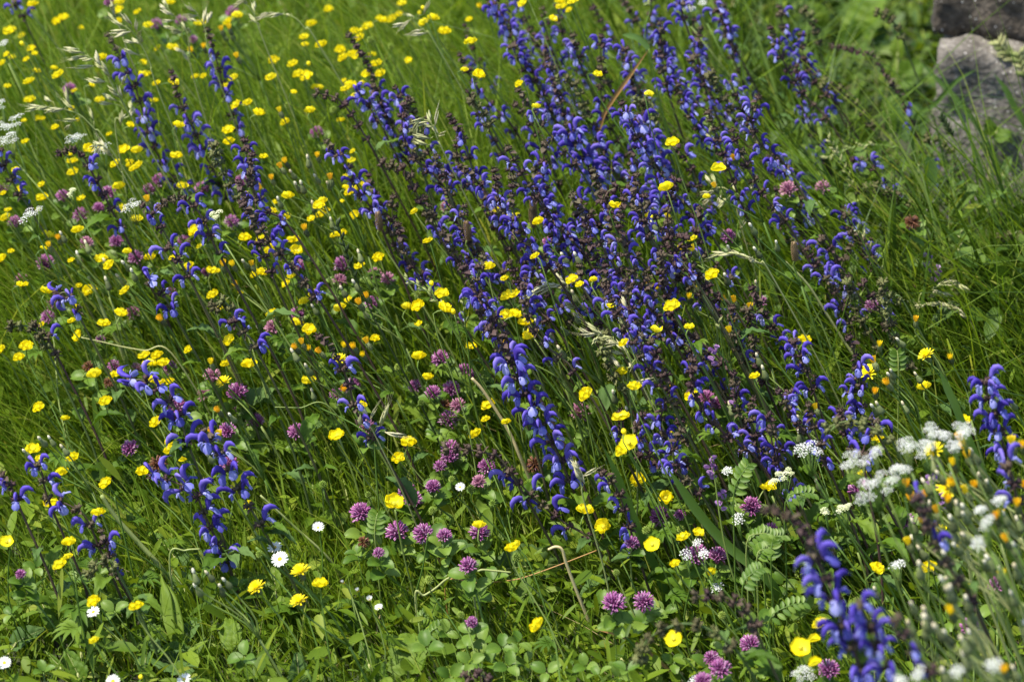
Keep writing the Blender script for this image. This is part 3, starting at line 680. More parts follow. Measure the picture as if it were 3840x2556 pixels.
# the thick of the sage patch: many spikes one cannot tell apart but by their place
def inside(poly, x, y):
    c = False; j = len(poly) - 1
    for i in range(len(poly)):
        (a, b), (p, q) = poly[i], poly[j]
        if (b > y) != (q > y) and x < (p - a) * (y - b) / (q - b) + a: c = not c
        j = i
    return c
K = 3840 / 2356
def fill(poly, n, mind, hr, dn, L, label, spentp=.2, seed=1):
    rr = random.Random(seed); pts = []; tries = 0
    while len(pts) < n and tries < 6000:
        tries += 1
        x = rr.uniform(min(p[0] for p in poly), max(p[0] for p in poly)); y = rr.uniform(min(p[1] for p in poly), max(p[1] for p in poly))
        if not inside(poly, x, y) or any((x - a) ** 2 + (y - b) ** 2 < mind ** 2 for a, b in pts): continue
        pts.append((x, y))
        h = rr.uniform(*hr); tip = at_z(x * K, y * K, h); ln = rr.uniform(*L)
        k = rr.uniform(.28, .74); b = rr.uniform(.0, .03)
        P = [tip + Vector((k * ln * t - b * math.sin(math.pi * t), rr.uniform(-.004, .004), -ln * t)) for t in (0, .33, .66, 1)]
        if rr.random() < spentp:
            sage(P, spent=True, green=rr.random() < .65, label='', name='spent_sage')['pose'] = 'spent %s sage spike' % ('olive brown' if k > .45 else 'grey brown')
        else:
            f0 = rr.uniform(.02, .25); dd = dn * rr.uniform(.7, 1.2)
            sage(P, f0, 1, dd, label='', gap=.92, scale=.63)['pose'] = ('full ' if dd > dn * .98 else 'sparse ') + ('bud tipped ' if f0 > .14 else '') + label
fill([(830, 215), (1080, 40), (1130, -40), (1760, -40), (1850, 60), (1830, 200), (1740, 260), (1650, 330), (1600, 420), (1480, 470), (1200, 440), (900, 330)], 54, 44, (.40, .50), .46, (.10, .17), 'sage spike in the thick patch', .12, 2)
fill([(820, 360), (930, 330), (1200, 440), (1480, 470), (1640, 430), (1650, 600), (1560, 680), (1300, 700), (1080, 640), (940, 560), (850, 470)], 30, 47, (.35, .42), .46, (.09, .15), 'sage spike fronting the sage patch', .14, 3)
fill([(1780, 430), (1900, 450), (2010, 520), (2050, 690), (1900, 650), (1820, 560)], 7, 60, (.30, .35), .5, (.08, .13), 'sage spike in the loose patch', .2, 4)
fill([(1560, 640), (1640, 600), (1800, 700), (1790, 900), (1640, 880), (1540, 800), (1250, 760), (1280, 700)], 7, 60, (.30, .35), .4, (.08, .13), 'sage spike in the hawksbeard tangle', .45, 5)
fill([(1380, 940), (1600, 880), (1620, 1000), (1450, 1010)], 4, 50, (.24, .28), .4, (.07, .11), 'short sage spike', .2, 6)
fill([(560, 300), (640, 330), (640, 480), (540, 480), (420, 330)], 4, 50, (.42, .46), .5, (.10, .16), 'sage spike in grass', .2, 7)
fill([(1700, 900), (2000, 860), (2020, 960), (1720, 970)], 6, 60, (.26, .3), .5, (.06, .1), 'small sage spike', .3, 8)

# ================================================================== buttercups
def butter_parts():
    out = {}
    for k, (op, cup) in enumerate(((.42, .9), (.72, .75), (1.0, .6), (.25, .6))):
        mb = MB()
        def f(u, v):
            s = (v - .5) * 2
            r = 1.0 + 11.3 * u
            w = 8.2 * math.sin(math.pi * min(1, .12 + .80 * u ** .85)) ** .8
            tip = -1.1 * u * max(0, 1 - abs(s) * 2.4) if u > .9 else 0
            a = op + cup * (u - .35) * .9                 # the petal's rise steepens outward
            rr = r + tip - s * s * 2.6 * u
            x = 1.0 + (rr - 1.0) * math.cos(a * .85); z = (rr - 1.0) * math.sin(a * .85) * .92 + s * s * w * .16
            return (x * 1e-3, s * w * 1e-3, z * 1e-3)
        sheet(mb, f, 5, 6); out['petal%d' % k] = mb.mesh('petal', [M['butter']])
    mb = MB(); rr = random.Random(3)
    for i in range(34):                                  # stamens round a green heart
        a = i * 2.4; r = .6 + 2.6 * (i / 34) ** .6; h = 3.2 - .3 * r + rr.uniform(-.3, .4)
        p0 = Vector((math.cos(a) * r * .5, math.sin(a) * r * .5, .5)) * 1e-3; p1 = Vector((math.cos(a) * r, math.sin(a) * r, h)) * 1e-3
        tube(mb, [p0, p0.lerp(p1, .8), p1], [.2e-3, .22e-3, .42e-3], 3)
    tube(mb, [Vector((0, 0, -.6)) * 1e-3, Vector((0, 0, 1.6)) * 1e-3, Vector((0, 0, 3.2)) * 1e-3], [1.2e-3, 1.9e-3, .6e-3], 6)
    out['centre'] = mb.mesh('buttercup_heart', [M['butter_c']])
    mb = MB()
    for i in range(46):                                  # the fruit: a ball of beaked seeds
        z = 1 - 1.75 * (i + .5) / 46; a = i * 2.39996; q = math.sqrt(max(0, 1 - z * z)); d = Vector((q * math.cos(a), q * math.sin(a), z * 1.1))
        c = d * 2.6e-3 + Vector((0, 0, 2.4e-3))
        tube(mb, [c, c + d * 1.0e-3, c + d * 2.3e-3 + Vector((0, 0, .3e-3))], [.75e-3, .7e-3, .1e-3], 4)
    tube(mb, [Vector((0, 0, -1e-3)), Vector((0, 0, 2e-3)), Vector((0, 0, 5e-3))], [1.0e-3, 2.8e-3, 1.5e-3], 6)
    out['seed'] = mb.mesh('seed_head', [M['seed']])
    mb = MB()
    tube(mb, [Vector((0, 0, z)) * 1e-3 for z in (-1, 0, 2, 4, 5.5, 6.4)], [q * 1e-3 for q in (.8, 2, 3.1, 3.0, 1.9, .4)], 7)
    out['bud'] = mb.mesh('bud', [M['butter']])
    mb = MB()
    for i in range(7):                                   # divided leaf: narrow lobes
        a = (i - 3) * .42; L = .030 - .004 * abs(i - 3)
        def f(u, v): 
            s = (v - .5) * 2; w = .0032 * math.sin(math.pi * min(.98, .15 + .83 * u))
            return (math.cos(a) * L * u - math.sin(a) * s * w, math.sin(a) * L * u + math.cos(a) * s * w, .006 * math.sin(u * 2.6) + abs(s) * .001)
        sheet(mb, f, 4, 2)
    out['leaf'] = mb.mesh('leaf', [M['leaf']])
    return out
BU = butter_parts()
def lean_base(P, lean=.38, ys=.05):
    z = P.z
    b = Vector((P.x + z * R.gauss(lean, .13), P.y + R.gauss(0, ys), 0)); b.z = gz(b.x, b.y) - .012
    return b
def stem_to(P, base, r0, r1, mat, t, d=None, name='stem', seg=8):
    m = base.lerp(P, .5) + Vector((R.gauss(.012, .012), R.gauss(0, .008), R.uniform(0, .012)))
    pts = [base, m, P]
    if d is not None: pts = [base, m, P - Vector(d).normalized() * min(.02, P.z * .2), P]
    pt(name, stem_mesh(t.location, pts, r0, r1, mat, 5, seg), t, t.location)
def head_height(X, Y, lo=.0, jit=.03):
    """typical height of a flower head by the row of sward it stands in: low in the near turf, high in the long grass"""
    h = .3
    for _ in range(12):
        q = at_z(X, Y, h); h += .6 * (float(height_map(np.float64(q.x), np.float64(q.y))) * 1.12 + .065 - h)
    return max(.06, h - lo + R.uniform(-jit, jit))
def buttercup(rc, u, v, w=None, kind=None):
    X, Y = tile(rc, u, v); h = head_height(X, Y, 0) + (.08 if rc in (13, 23) else .05 if (rc in (12, 22) and u > 1150 and v < 900) else 0)
    P = at_z(X, Y + 8, h); base = lean_base(P)
    d = Vector((R.gauss(-.25, .34), R.gauss(.12, .26), 1)).normalized()
    if kind == 'face': d = Vector((R.gauss(-.1, .1), -1.0, .8)).normalized()
    if kind == 'left': d = Vector((-.9, -.25, .5)).normalized()
    t = thing('buttercup', base, 'buttercup', '', 'flower', 'yellow buttercups', key=P, h=h)
    t['pose'] = kind or ''
    stem_to(P, base, .0011, .0007, M['stem'], t, d)
    s = R.uniform(.86, 1.04) * (1.05 if Y > 1150 else 1.0)
    if w: s *= w
    if kind == 'bud':
        pt('bud', BU['bud'], t, P, frame(d), s); return t
    k = R.choice([1, 1, 2, 2, 2]) if kind not in ('face', 'open', 'cup') else {'face': R.choice([0, 1, 1]), 'open': 0, 'cup': 2}[kind]
    if kind == 'face': s *= .92; d = (d + Vector((R.gauss(-.15, .3), 0, R.uniform(0, .8)))).normalized()
    if kind == 'face' and R.random() < .3: k = 3
    F = frame(d, (math.cos(R.uniform(0, 6)), math.sin(R.uniform(0, 6)), 0))
    c = pt('flower', BU['centre'], t, P, F, s)
    for i in range(5):
        if kind == 'seedy' and i in (1, 3): continue
        sub('petal', BU['petal%d' % k], c, Matrix.Rotation(i * 2 * math.pi / 5 + R.uniform(-.07, .07), 4, 'Z') @ Matrix.Rotation(R.uniform(-.12, .12), 4, 'Y'))
    if R.random() < .45:
        q = base.lerp(P, R.uniform(.4, .7)); a = R.uniform(0, 6.3)
        pt('leaf', BU['leaf'], t, q, frame(Vector((math.cos(a) * .3, math.sin(a) * .3, 1)), (math.cos(a), math.sin(a), 0)), R.uniform(.8, 1.3))
    return t
B, L_, S, F_, O_, U = 1.12, 'left', .72, 'face', 'open', 'cup'
BC = {
 11: [(230, 30), (825, 15), (820, 70), (955, 75, S), (395, 145), (440, 120), (1025, 175), (70, 215, B), (1380, 160), (1175, 15), (1640, 110), (1580, 145), (218, 330, S), (160, 295, 1, 'bud'), (705, 400), (985, 425, S), (410, 515), (205, 560), (1000, 515), (1195, 565), (1085, 570, S), (690, 690), (210, 690), (1095, 325, S), (1190, 330), (1640, 720), (1715, 710), (1230, 865), (1580, 900, B), (1585, 980, B), (900, 860, S), (385, 875, S), (610, 1025), (500, 1110), (510, 1190, B), (860, 1030), (950, 1040), (1215, 1075), (805, 1125), (960, 1140), (925, 1160, S), (140, 1300, S), (295, 1365), (825, 1290), (1260, 1285), (850, 1440), (945, 1515), (45, 1500), (290, 1270, S), (565, 1365, S), (1065, 690, S), (1410, 520, S), (1350, 525, S), (1620, 535), (1560, 590, S), (1390, 1555)],
 12: [(505, 62), (385, 165), (1010, 20), (860, 135), (945, 130), (990, 95, S), (1165, 155), (1220, 125), (1300, 220, B), (1485, 290, B), (1535, 515), (1440, 480, S), (680, 215), (725, 260), (735, 205, 1, 'bud'), (775, 180), (335, 255), (340, 305, S), (455, 310), (125, 415), (260, 440), (300, 510, B), (350, 525, B), (110, 535), (585, 345), (610, 395), (665, 375), (705, 380), (800, 375, S), (835, 440), (770, 510), (865, 510), (655, 590), (625, 610), (680, 665), (375, 765), (210, 840), (15, 780), (440, 605, S), (410, 600, S), (1055, 410, S), (460, 1395), (435, 1420), (690, 1480), (660, 1105, .8, 'seedy'), (220, 1355), (680, 1310), (655, 1325), (455, 1480), (385, 1505, S), (215, 1500), (485, 1450, S), (1100, 1455, S), (1655, 1465), (1750, 1510), (1475, 130, S), (365, 435, 1, 'bud'), (1130, 85, 1, 'bud'), (1160, 50, 1, 'bud')],
 13: [(345, 45), (330, 10), (425, 5), (280, 125, S), (85, 15), (400, 65, S), (165, 735, S), (1110, 985, B), (1425, 1165, 1.1, 'seedy'), (1070, 1300, B), (710, 1420, B), (940, 1490, S), (190, 1530), (15, 1500), (945, 650, S), (590, 510, S), (55, 575, S), (1345, 1355, S)],
 21: [(20, 215), (540, 20), (1355, 20, B), (1690, 75, B), (700, 220), (765, 260), (1040, 210), (880, 165, S), (1310, 270), (1460, 300), (320, 440), (548, 400, S), (615, 430), (870, 432), (830, 597), (715, 665), (550, 740, 1, L_), (185, 825, B), (135, 900), (5, 850), (1595, 775), (1310, 840, S), (1000, 885), (1090, 885), (1040, 940), (1130, 940), (1010, 940, S), (660, 1020, B), (735, 1205), (280, 1240), (450, 1315, S), (1725, 950, B), (1090, 1345, B), (1185, 1480), (1180, 1540), (230, 1535), (1045, 1055), (1120, 1070, S), (1175, 1060, S), (830, 1000, S), (790, 1015, S), (1480, 465), (1560, 940, S), (330, 55)],
 22: [(45, 90, B), (95, 160), (260, 90), (275, 155), (120, 125, S), (850, 210, B), (720, 265), (590, 45), (545, 50, S), (1605, 275, B), (1215, 385, 1, 'bud'), (405, 455), (340, 510), (640, 490, S), (585, 560), (120, 600, B), (280, 660), (365, 705), (1130, 540, B), (1285, 460, B), (1290, 560, B), (1040, 550), (1365, 580, 1, 'bud'), (1745, 475, B), (1730, 610, B), (1610, 740, 1, 'seedy'), (1125, 665, .8, 'seedy'), (1125, 895, B), (1185, 1035), (365, 1060, B), (720, 1240), (560, 1435, B, O_), (1050, 1490, B), (1525, 1425), (1615, 1225, 1.2, O_), (1590, 1320, S), (1730, 1340, S), (825, 765, S), (1720, 350, S), (1190, 90, S), (245, 335, S), (215, 380, S), (10, 320), (40, 310), (1485, 820, S)],
 23: [(15, 465), (15, 600), (95, 660), (145, 745, 1.2), (420, 360), (470, 390, S), (565, 360, S), (1390, 330, B), (1115, 550, B), (1000, 710, .9, 'seedy'), (1225, 685, S), (680, 540, S), (765, 1000, 1, 'seedy'), (530, 1150, B), (845, 1105), (1245, 1165, B), (755, 1310, B, O_), (810, 1480, B, F_), (780, 1540, B), (775, 1410, 1, 'bud'), (780, 795, S), (1680, 1025, S), (165, 195, S), (1250, 75, S)],
 24: [(250, 780), (1080, 1105, B, U), (1350, 1330), (750, 1450, B)],
 31: [(510, 25), (435, 125, B), (275, 25, S), (740, 195), (350, 340), (680, 405), (45, 590, .9, F_), (480, 610), (425, 760), (660, 1010), (945, 1050), (990, 120), (1280, 25), (1730, 340, S), (475, 700, S), (655, 1280, S), (970, 1530, .7, 'bud')],
 32: [(990, 25), (950, 330, 1.25, O_), (1540, 490, .9), (445, 895), (1765, 650)],
 33: [(500, 390, 1.2), (635, 485, 1.1, F_), (875, 165, B, F_), (1060, 285, 1.15, F_), (970, 610, 1.05, F_), (1740, 225, S), (35, 630), (190, 1175, 1.15), (1120, 1260, 1, F_), (1190, 570), (1130, 750, S), (1380, 810, S), (1285, 535, S)],
 34: [(20, 220), (565, 155), (655, 135, S), (740, 790, B), (1120, 780), (370, 1170, B), (225, 1320, 1.1, F_), (1195, 515, .9), (1210, 610, .9), (325, 1270, .8, 'seedy'), (1400, 920, .8), (330, 1430, .8, 'seedy'), (1330, 625, S)],
}
rb = random.Random(44)
for _ in range(42): BC[rb.choice([11, 11, 12])].append((rb.uniform(20, 900), rb.uniform(20, 1500), rb.uniform(.5, .72)))
for _ in range(14): BC[21].append((rb.uniform(20, 1700), rb.uniform(20, 700), rb.uniform(.5, .7)))
for rc, lst in BC.items():
    for q in lst: buttercup(rc, *q)
SH = {22: [(1120, 470), (1185, 690), (985, 970), (1065, 975), (1140, 1210), (1485, 1250), (1460, 1385), (1015, 1390), (455, 950), (1625, 1130), (270, 1510)],
      32: [(400, 60), (465, 215), (780, 280), (1355, 175), (1490, 250), (1220, 395), (1640, 340), (1200, 870), (1420, 1110), (30, 690)],
      33: [(30, 715), (725, 820), (1050, 105), (930, 530), (1170, 520), (165, 250), (1455, 1110)],
      13: [(905, 1185), (1560, 1355), (1455, 1335)], 23: [(285, 985), (480, 1165)], 24: [(335, 1185), (300, 1430)], 12: [(540, 760), (935, 330), (225, 735), (1065, 270), (795, 280)],
      14: [(350, 1040), (1520, 1100), (630, 430)], 21: [(1470, 1195), (685, 905)]}
for rc, lst in SH.items():
    for u, v in lst:
        X, Y = tile(rc, u, v); h = head_height(X, Y, .01); P = at_z(X, Y + 4, h); base = lean_base(P)
        d = Vector((R.gauss(-.3, .2), R.gauss(-.2, .2), 1))
        t = thing('buttercup_seed_head', base, 'seed_head', '', 'seed head', 'green buttercup seed heads', key=P, h=h)
        stem_to(P, base, .0011, .0007, M['stem'], t, d); pt('seed_head', BU['seed'], t, P, frame(d), R.uniform(.8, 1.15))

# ================================================================== red clover
def clover_parts():
    out = {}
    def head(seed, mat, n=95, up=1.0, ragged=.15):
        rr = random.Random(seed); mb = MB()
        for i in range(n):
            z = 1 - 1.55 * (i + .5) / n; a = i * 2.39996 + rr.uniform(-.2, .2); q = math.sqrt(max(0, 1 - z * z))
            d = Vector((q * math.cos(a), q * math.sin(a), z)).normalized()
            e = (d + Vector((0, 0, .55 * up)) + Vector((rr.gauss(0, ragged), rr.gauss(0, ragged), rr.gauss(0, ragged)))).normalized()
            L = rr.uniform(6.0, 8.6) * 1e-3; c = d * 3.2e-3 + Vector((0, 0, 7e-3))
            sd = e.cross(Vector((0, 0, 1))); sd = sd.normalized() if sd.length > .1 else Vector((1, 0, 0))
            tone = min(1, max(0, rr.gauss(.42, .26)))
            tube(mb, [c, c + e * L * .55, c + e * L * .85, c + e * L], [.45e-3, .75e-3, .7e-3, .18e-3], 4, attr=tone)
        tube(mb, [Vector((0, 0, z)) * 1e-3 for z in (0, 3, 8)], [1.2e-3, 3.2e-3, 3.5e-3], 6, attr=.1)
        return mb.mesh('flower_head', [mat])
    for k in range(3): out['head%d' % k] = head(50 + k, M['clover'])
    out['pale'] = head(60, M['clover_pale'], 70, 1, .3); out['brown'] = head(61, M['clover_brown'], 80, -.6, .2)
    mb = MB()
    def f(u, v):
        s = (v - .5) * 2; w = .0075 * math.sin(math.pi * min(.93, .06 + .87 * u ** .8)) ** .75
        return (.002 + .019 * u - (.0015 if abs(s) < .1 and u > .95 else 0), s * w, .004 * math.sin(u * 2.2) + abs(s) * w * .35)
    sheet(mb, f, 5, 4); out['leaflet'] = mb.mesh('leaflet', [M['clover_leaf']])
    return out
CL = clover_parts()
def trifoliate(t, p, d, s, spread=.9, name='leaflet'):
    F = frame(d, (math.cos(R.uniform(0, 6)), math.sin(R.uniform(0, 6)), 0)); out = []
    for i in range(3):
        rot = F @ Matrix.Rotation(i * 2 * math.pi / 3 + R.uniform(-.2, .2), 3, 'Z') @ Matrix.Rotation(R.uniform(-.35, .15), 3, 'Y')
        pt(name, CL['leaflet'], t, p, rot, s * R.uniform(.85, 1.1))
def clover(rc, u, v, s=1.0, kind=None):
    X, Y = tile(rc, u, v); h = head_height(X, Y, .035, .02)
    d = Vector((R.gauss(-.15, .2), R.gauss(-.22, .2), 1)).normalized()
    P = at_z(X, Y, h) - d * .009; base = lean_base(P, .25, .03)
    t = thing('red_clover', base, 'clover', '', 'flower', 'red clover heads', key=P, h=h); t['pose'] = kind or ''
    stem_to(P, base, .0014, .0010, M['stem'], t, d)
    pt('flower_head', CL[kind or 'head%d' % R.randrange(3)], t, P, frame(d, (math.cos(u), math.sin(u), 0)), s * R.uniform(.92, 1.08))
    for q in range(2):
        trifoliate(t, P - d * .004 + Vector((R.uniform(-.004, .004), 0, -.003 - q * .012)), Vector((R.gauss(0, .3), R.gauss(-.4, .2), 1)), R.uniform(.8, 1.2))
    return t
PA, BR = 'pale', 'brown'
RC = {
 11: [(480, 615), (1250, 140), (1080, 165), (1330, 265, .8), (1605, 85), (760, 10), (750, 1335, 1.1), (1105, 1250, 1.1), (1395, 1295), (1670, 1245), (430, 1350), (560, 1485, 1.1), (1600, 1530), (100, 1525), (15, 1300), (680, 1425, .8), (1030, 1310)],
 12: [(420, 910, 1), (1310, 1420, .8, PA)],
 14: [(140, 1310, 1.2, PA), (375, 1290, 1.1, PA), (995, 1530, 1, BR)],
 21: [(315, 255, 1.2), (150, 370, 1.1, PA), (800, 95), (1270, 90), (940, 210), (600, 105, 1, PA), (370, 530, 1, PA), (330, 620), (1180, 435, .8), (915, 585, 1, PA), (790, 960), (930, 960, .8), (1170, 970), (690, 760, .7), (750, 1055, .8, BR), (1465, 1020, 1.1, PA), (1640, 1150, 1.25), (1600, 1235, .9), (1410, 1150, 1, PA), (1225, 1240, 1.1), (1575, 1410, 1.1), (895, 1525, 1.2), (1750, 1320, 1.1), (1430, 300, .8), (620, 950, .8, BR)],
 22: [(595, 260, 1.1), (290, 265), (580, 360, 1, PA), (820, 320, 1, PA), (800, 520), (285, 600), (665, 1080, .9), (550, 1140, .9), (1275, 905, 1.1), (1435, 990, 1.05), (1510, 1010, .7), (1100, 1090, .9), (1350, 1120, 1.1), (1220, 1140), (1395, 1225, 1, PA), (1330, 1335, 1.3), (1340, 1530, 1.2), (280, 1410, 1.2), (770, 1375, 1.1, PA), (10, 1330), (910, 350, 1, PA), (120, 690, 1.1, PA), (1300, 1200, .8, BR)],
 23: [(240, 95, .8), (1495, 60), (1710, 510), (470, 1280, 1.35, PA), (1340, 1180, 1.2), (1420, 1210, .9)],
 24: [(650, 570, .9), (715, 540, .9)],
 31: [(1090, 60, 1.1, BR), (1580, 65, 1.1), (135, 805, .65)],
 32: [(725, 410, 1.25), (1040, 250, 1.05), (1085, 310, 1.15), (980, 540, 1.3), (1160, 550, 1.2), (845, 665, .7), (1300, 550, .85), (1545, 540, 1.15), (1465, 765, 1.1), (1485, 1150, .8), (1220, 215, .9), (1270, 70, .8), (1340, 10, 1.1), (1595, 85, 1.1), (1540, 180, .9, PA), (750, 590, .8, BR)],
 33: [(1030, 430, 1.3), (705, 1035, 1.35), (910, 1020, 1.3), (1265, 710, 1.4), (1420, 700, 1.1), (1650, 360, 1.3), (1380, 1400, .85), (1440, 1480, 1.2), (1645, 1310, 1.1), (1320, 1555, 1), (155, 60, 1.1, BR), (830, 600, .8), (1160, 400, .7)],
 34: [(630, 245, 1.3), (950, 450, 1.1), (1395, 1190, 1.1), (1580, 900, 1), (420, 1490, 1.3), (15, 510, .9)],
}
for rc, lst in RC.items():
    for q in lst: clover(rc, *q)
# clover leaves of the near turf, large enough to count
CLV = {33: [(510, 1460), (600, 1520), (740, 1540), (790, 1490), (610, 1040), (1110, 1440), (330, 1470), (100, 1440), (240, 1500), (960, 1100), (1050, 1080), (1710, 1160), (700, 1140), (1460, 1340), (40, 1300)],
       32: [(1480, 1430), (1560, 1300), (1700, 1330), (1600, 1440), (1740, 1460), (1340, 1530), (1290, 840), (1390, 880), (1640, 870), (1550, 980), (1480, 990), (1310, 1230), (700, 680), (1420, 1540), (1180, 1330)],
       31: [(610, 880), (520, 870), (790, 1080), (690, 820), (1690, 1390), (250, 780), (80, 1100), (980, 1090), (1640, 910), (300, 1500)],
       34: [(290, 330), (180, 240), (100, 900), (760, 980), (60, 520), (700, 1500), (1240, 1150)], 22: [(1500, 1150), (1000, 1050), (1250, 1430)], 23: [(430, 1450), (1450, 1150)]}
for rc, lst in CLV.items():
    for u, v in lst:
        X, Y = tile(rc, u, v); h = R.uniform(.06, .11) if Y > 1700 else R.uniform(.12, .18)
        P = at_z(X, Y, h); base = lean_base(P, .1, .02)
        t = thing('clover_leaf', base, 'clover_leaf', '', 'leaf', 'three part clover leaves', key=P, h=h)
        stem_to(P, base, .0009, .0006, M['stem'], t); trifoliate(t, P, Vector((R.gauss(0, .3), R.gauss(-.55, .25), 1)), R.uniform(.65, 1.0))

# ================================================================== daisies
def daisy_parts():
    mb = MB()
    def f(u, v):
        s = (v - .5) * 2; w = .0009 * math.sin(math.pi * min(.9, .2 + .7 * u)) + .0001
        return (.0018 + .0068 * u, s * w, .0012 * u - .0010 * u * u)
    sheet(mb, f, 3, 2); pet = mb.mesh('petal', [M['white']])
    mb = MB()
    V = [(0, 0, .0016)]; n = 10
    for r, z in ((.0012, .0014), (.0022, .0006), (.0024, -.0006)):
        V += [(r * math.cos(2 * math.pi * i / n), r * math.sin(2 * math.pi * i / n), z) for i in range(n)]
    Fc = [(0, 1 + i, 1 + (i + 1) % n) for i in range(n)]
    for k in range(2): Fc += [(1 + k * n + i, 1 + (k + 1) * n + i, 1 + (k + 1) * n + (i + 1) % n, 1 + k * n + (i + 1) % n) for i in range(n)]
    mb.add(V, Fc); return pet, mb.mesh('disc', [M['disc']])
DP, DD = daisy_parts()
DA = [(31, 645, 1085, 1.05, 0, 'white daisy between two buttercups over low leaves'), (31, 30, 1435, 1, 0, 'white daisy by the dry trampled grass'), (31, 780, 1562, 1.05, 0, 'white daisy in front of the broad leaves'),
      (31, 1270, 1550, 1.05, 0, 'white daisy under a serrated leaf'), (32, 430, 505, 1, .3, 'white daisy apart from the others beside clover stems'), (32, 130, 640, 1.15, 0, 'rear white daisy of a touching pair'),
      (32, 165, 720, 1.3, 0, 'front white daisy of a touching pair'), (32, 850, 1060, .75, .5, 'small half closed daisy on the turf'), (32, 785, 1000, .7, .9, 'closing white daisy beside a withered bloom'), (32, 1410, 225, .8, .2, 'small white daisy behind the clover stems'),
      (32, 605, 885, .6, 1.2, 'pink tinged closed daisy bud near a buttercup'), (32, 705, 940, .6, 1.1, 'withered cream daisy bud')]
for rc, u, v, s, close, lab in DA:
    X, Y = tile(rc, u, v); h = R.uniform(.13, .16) if Y < 2250 else R.uniform(.09, .12); P = at_z(X, Y, h); base = lean_base(P, .2, .02)
    d = Vector((R.gauss(-.2, .12), R.gauss(-.5, .15), 1)); s *= .88
    t = thing('daisy', base, 'daisy', lab, 'flower', 'white daisies', key=P, h=h)
    stem_to(P, base, .0009, .0007, M['stem'], t, d)
    F = frame(d); c = pt('disc', DD, t, P, F, s)
    n = 24
    for i in range(n):
        sub('petal', DP, c, Matrix.Rotation(i * 2 * math.pi / n + R.uniform(-.06, .06), 4, 'Z') @ Matrix.Rotation(-close + R.uniform(-.22, .12), 4, 'Y'))

# ================================================================== white umbels
def floret_cluster(seed, mat, n=26, rad=.0085):
    rr = random.Random(seed); mb = MB()
    for i in range(n):
        a = i * 2.39996; r = rad * math.sqrt((i + .5) / n); c = Vector((r * math.cos(a), r * math.sin(a), .0035 * (1 - (r / rad) ** 2) + rr.uniform(-.0006, .0008)))
        nrm = Vector((c.x * 40, c.y * 40, 1)).normalized(); F = frame(nrm, (math.cos(i), math.sin(i), 0))
        V = [c + Vector((0, 0, .0003))]
        for k in range(10):
            q = 2 * math.pi * k / 10; rr_ = .0017 if k % 2 == 0 else .0008
            V.append(c + F @ Vector((rr_ * math.cos(q), rr_ * math.sin(q), .0003 if k % 2 == 0 else 0)))
        mb.add(V, [(0, 1 + k, 1 + (k + 1) % 10) for k in range(10)])
    return mb.mesh('floret_cluster', [mat], smooth=False)
UM = [floret_cluster(70 + k, M['white'], 15) for k in range(3)]; UC = [floret_cluster(80 + k, M['cream'], 18, .006) for k in range(2)]
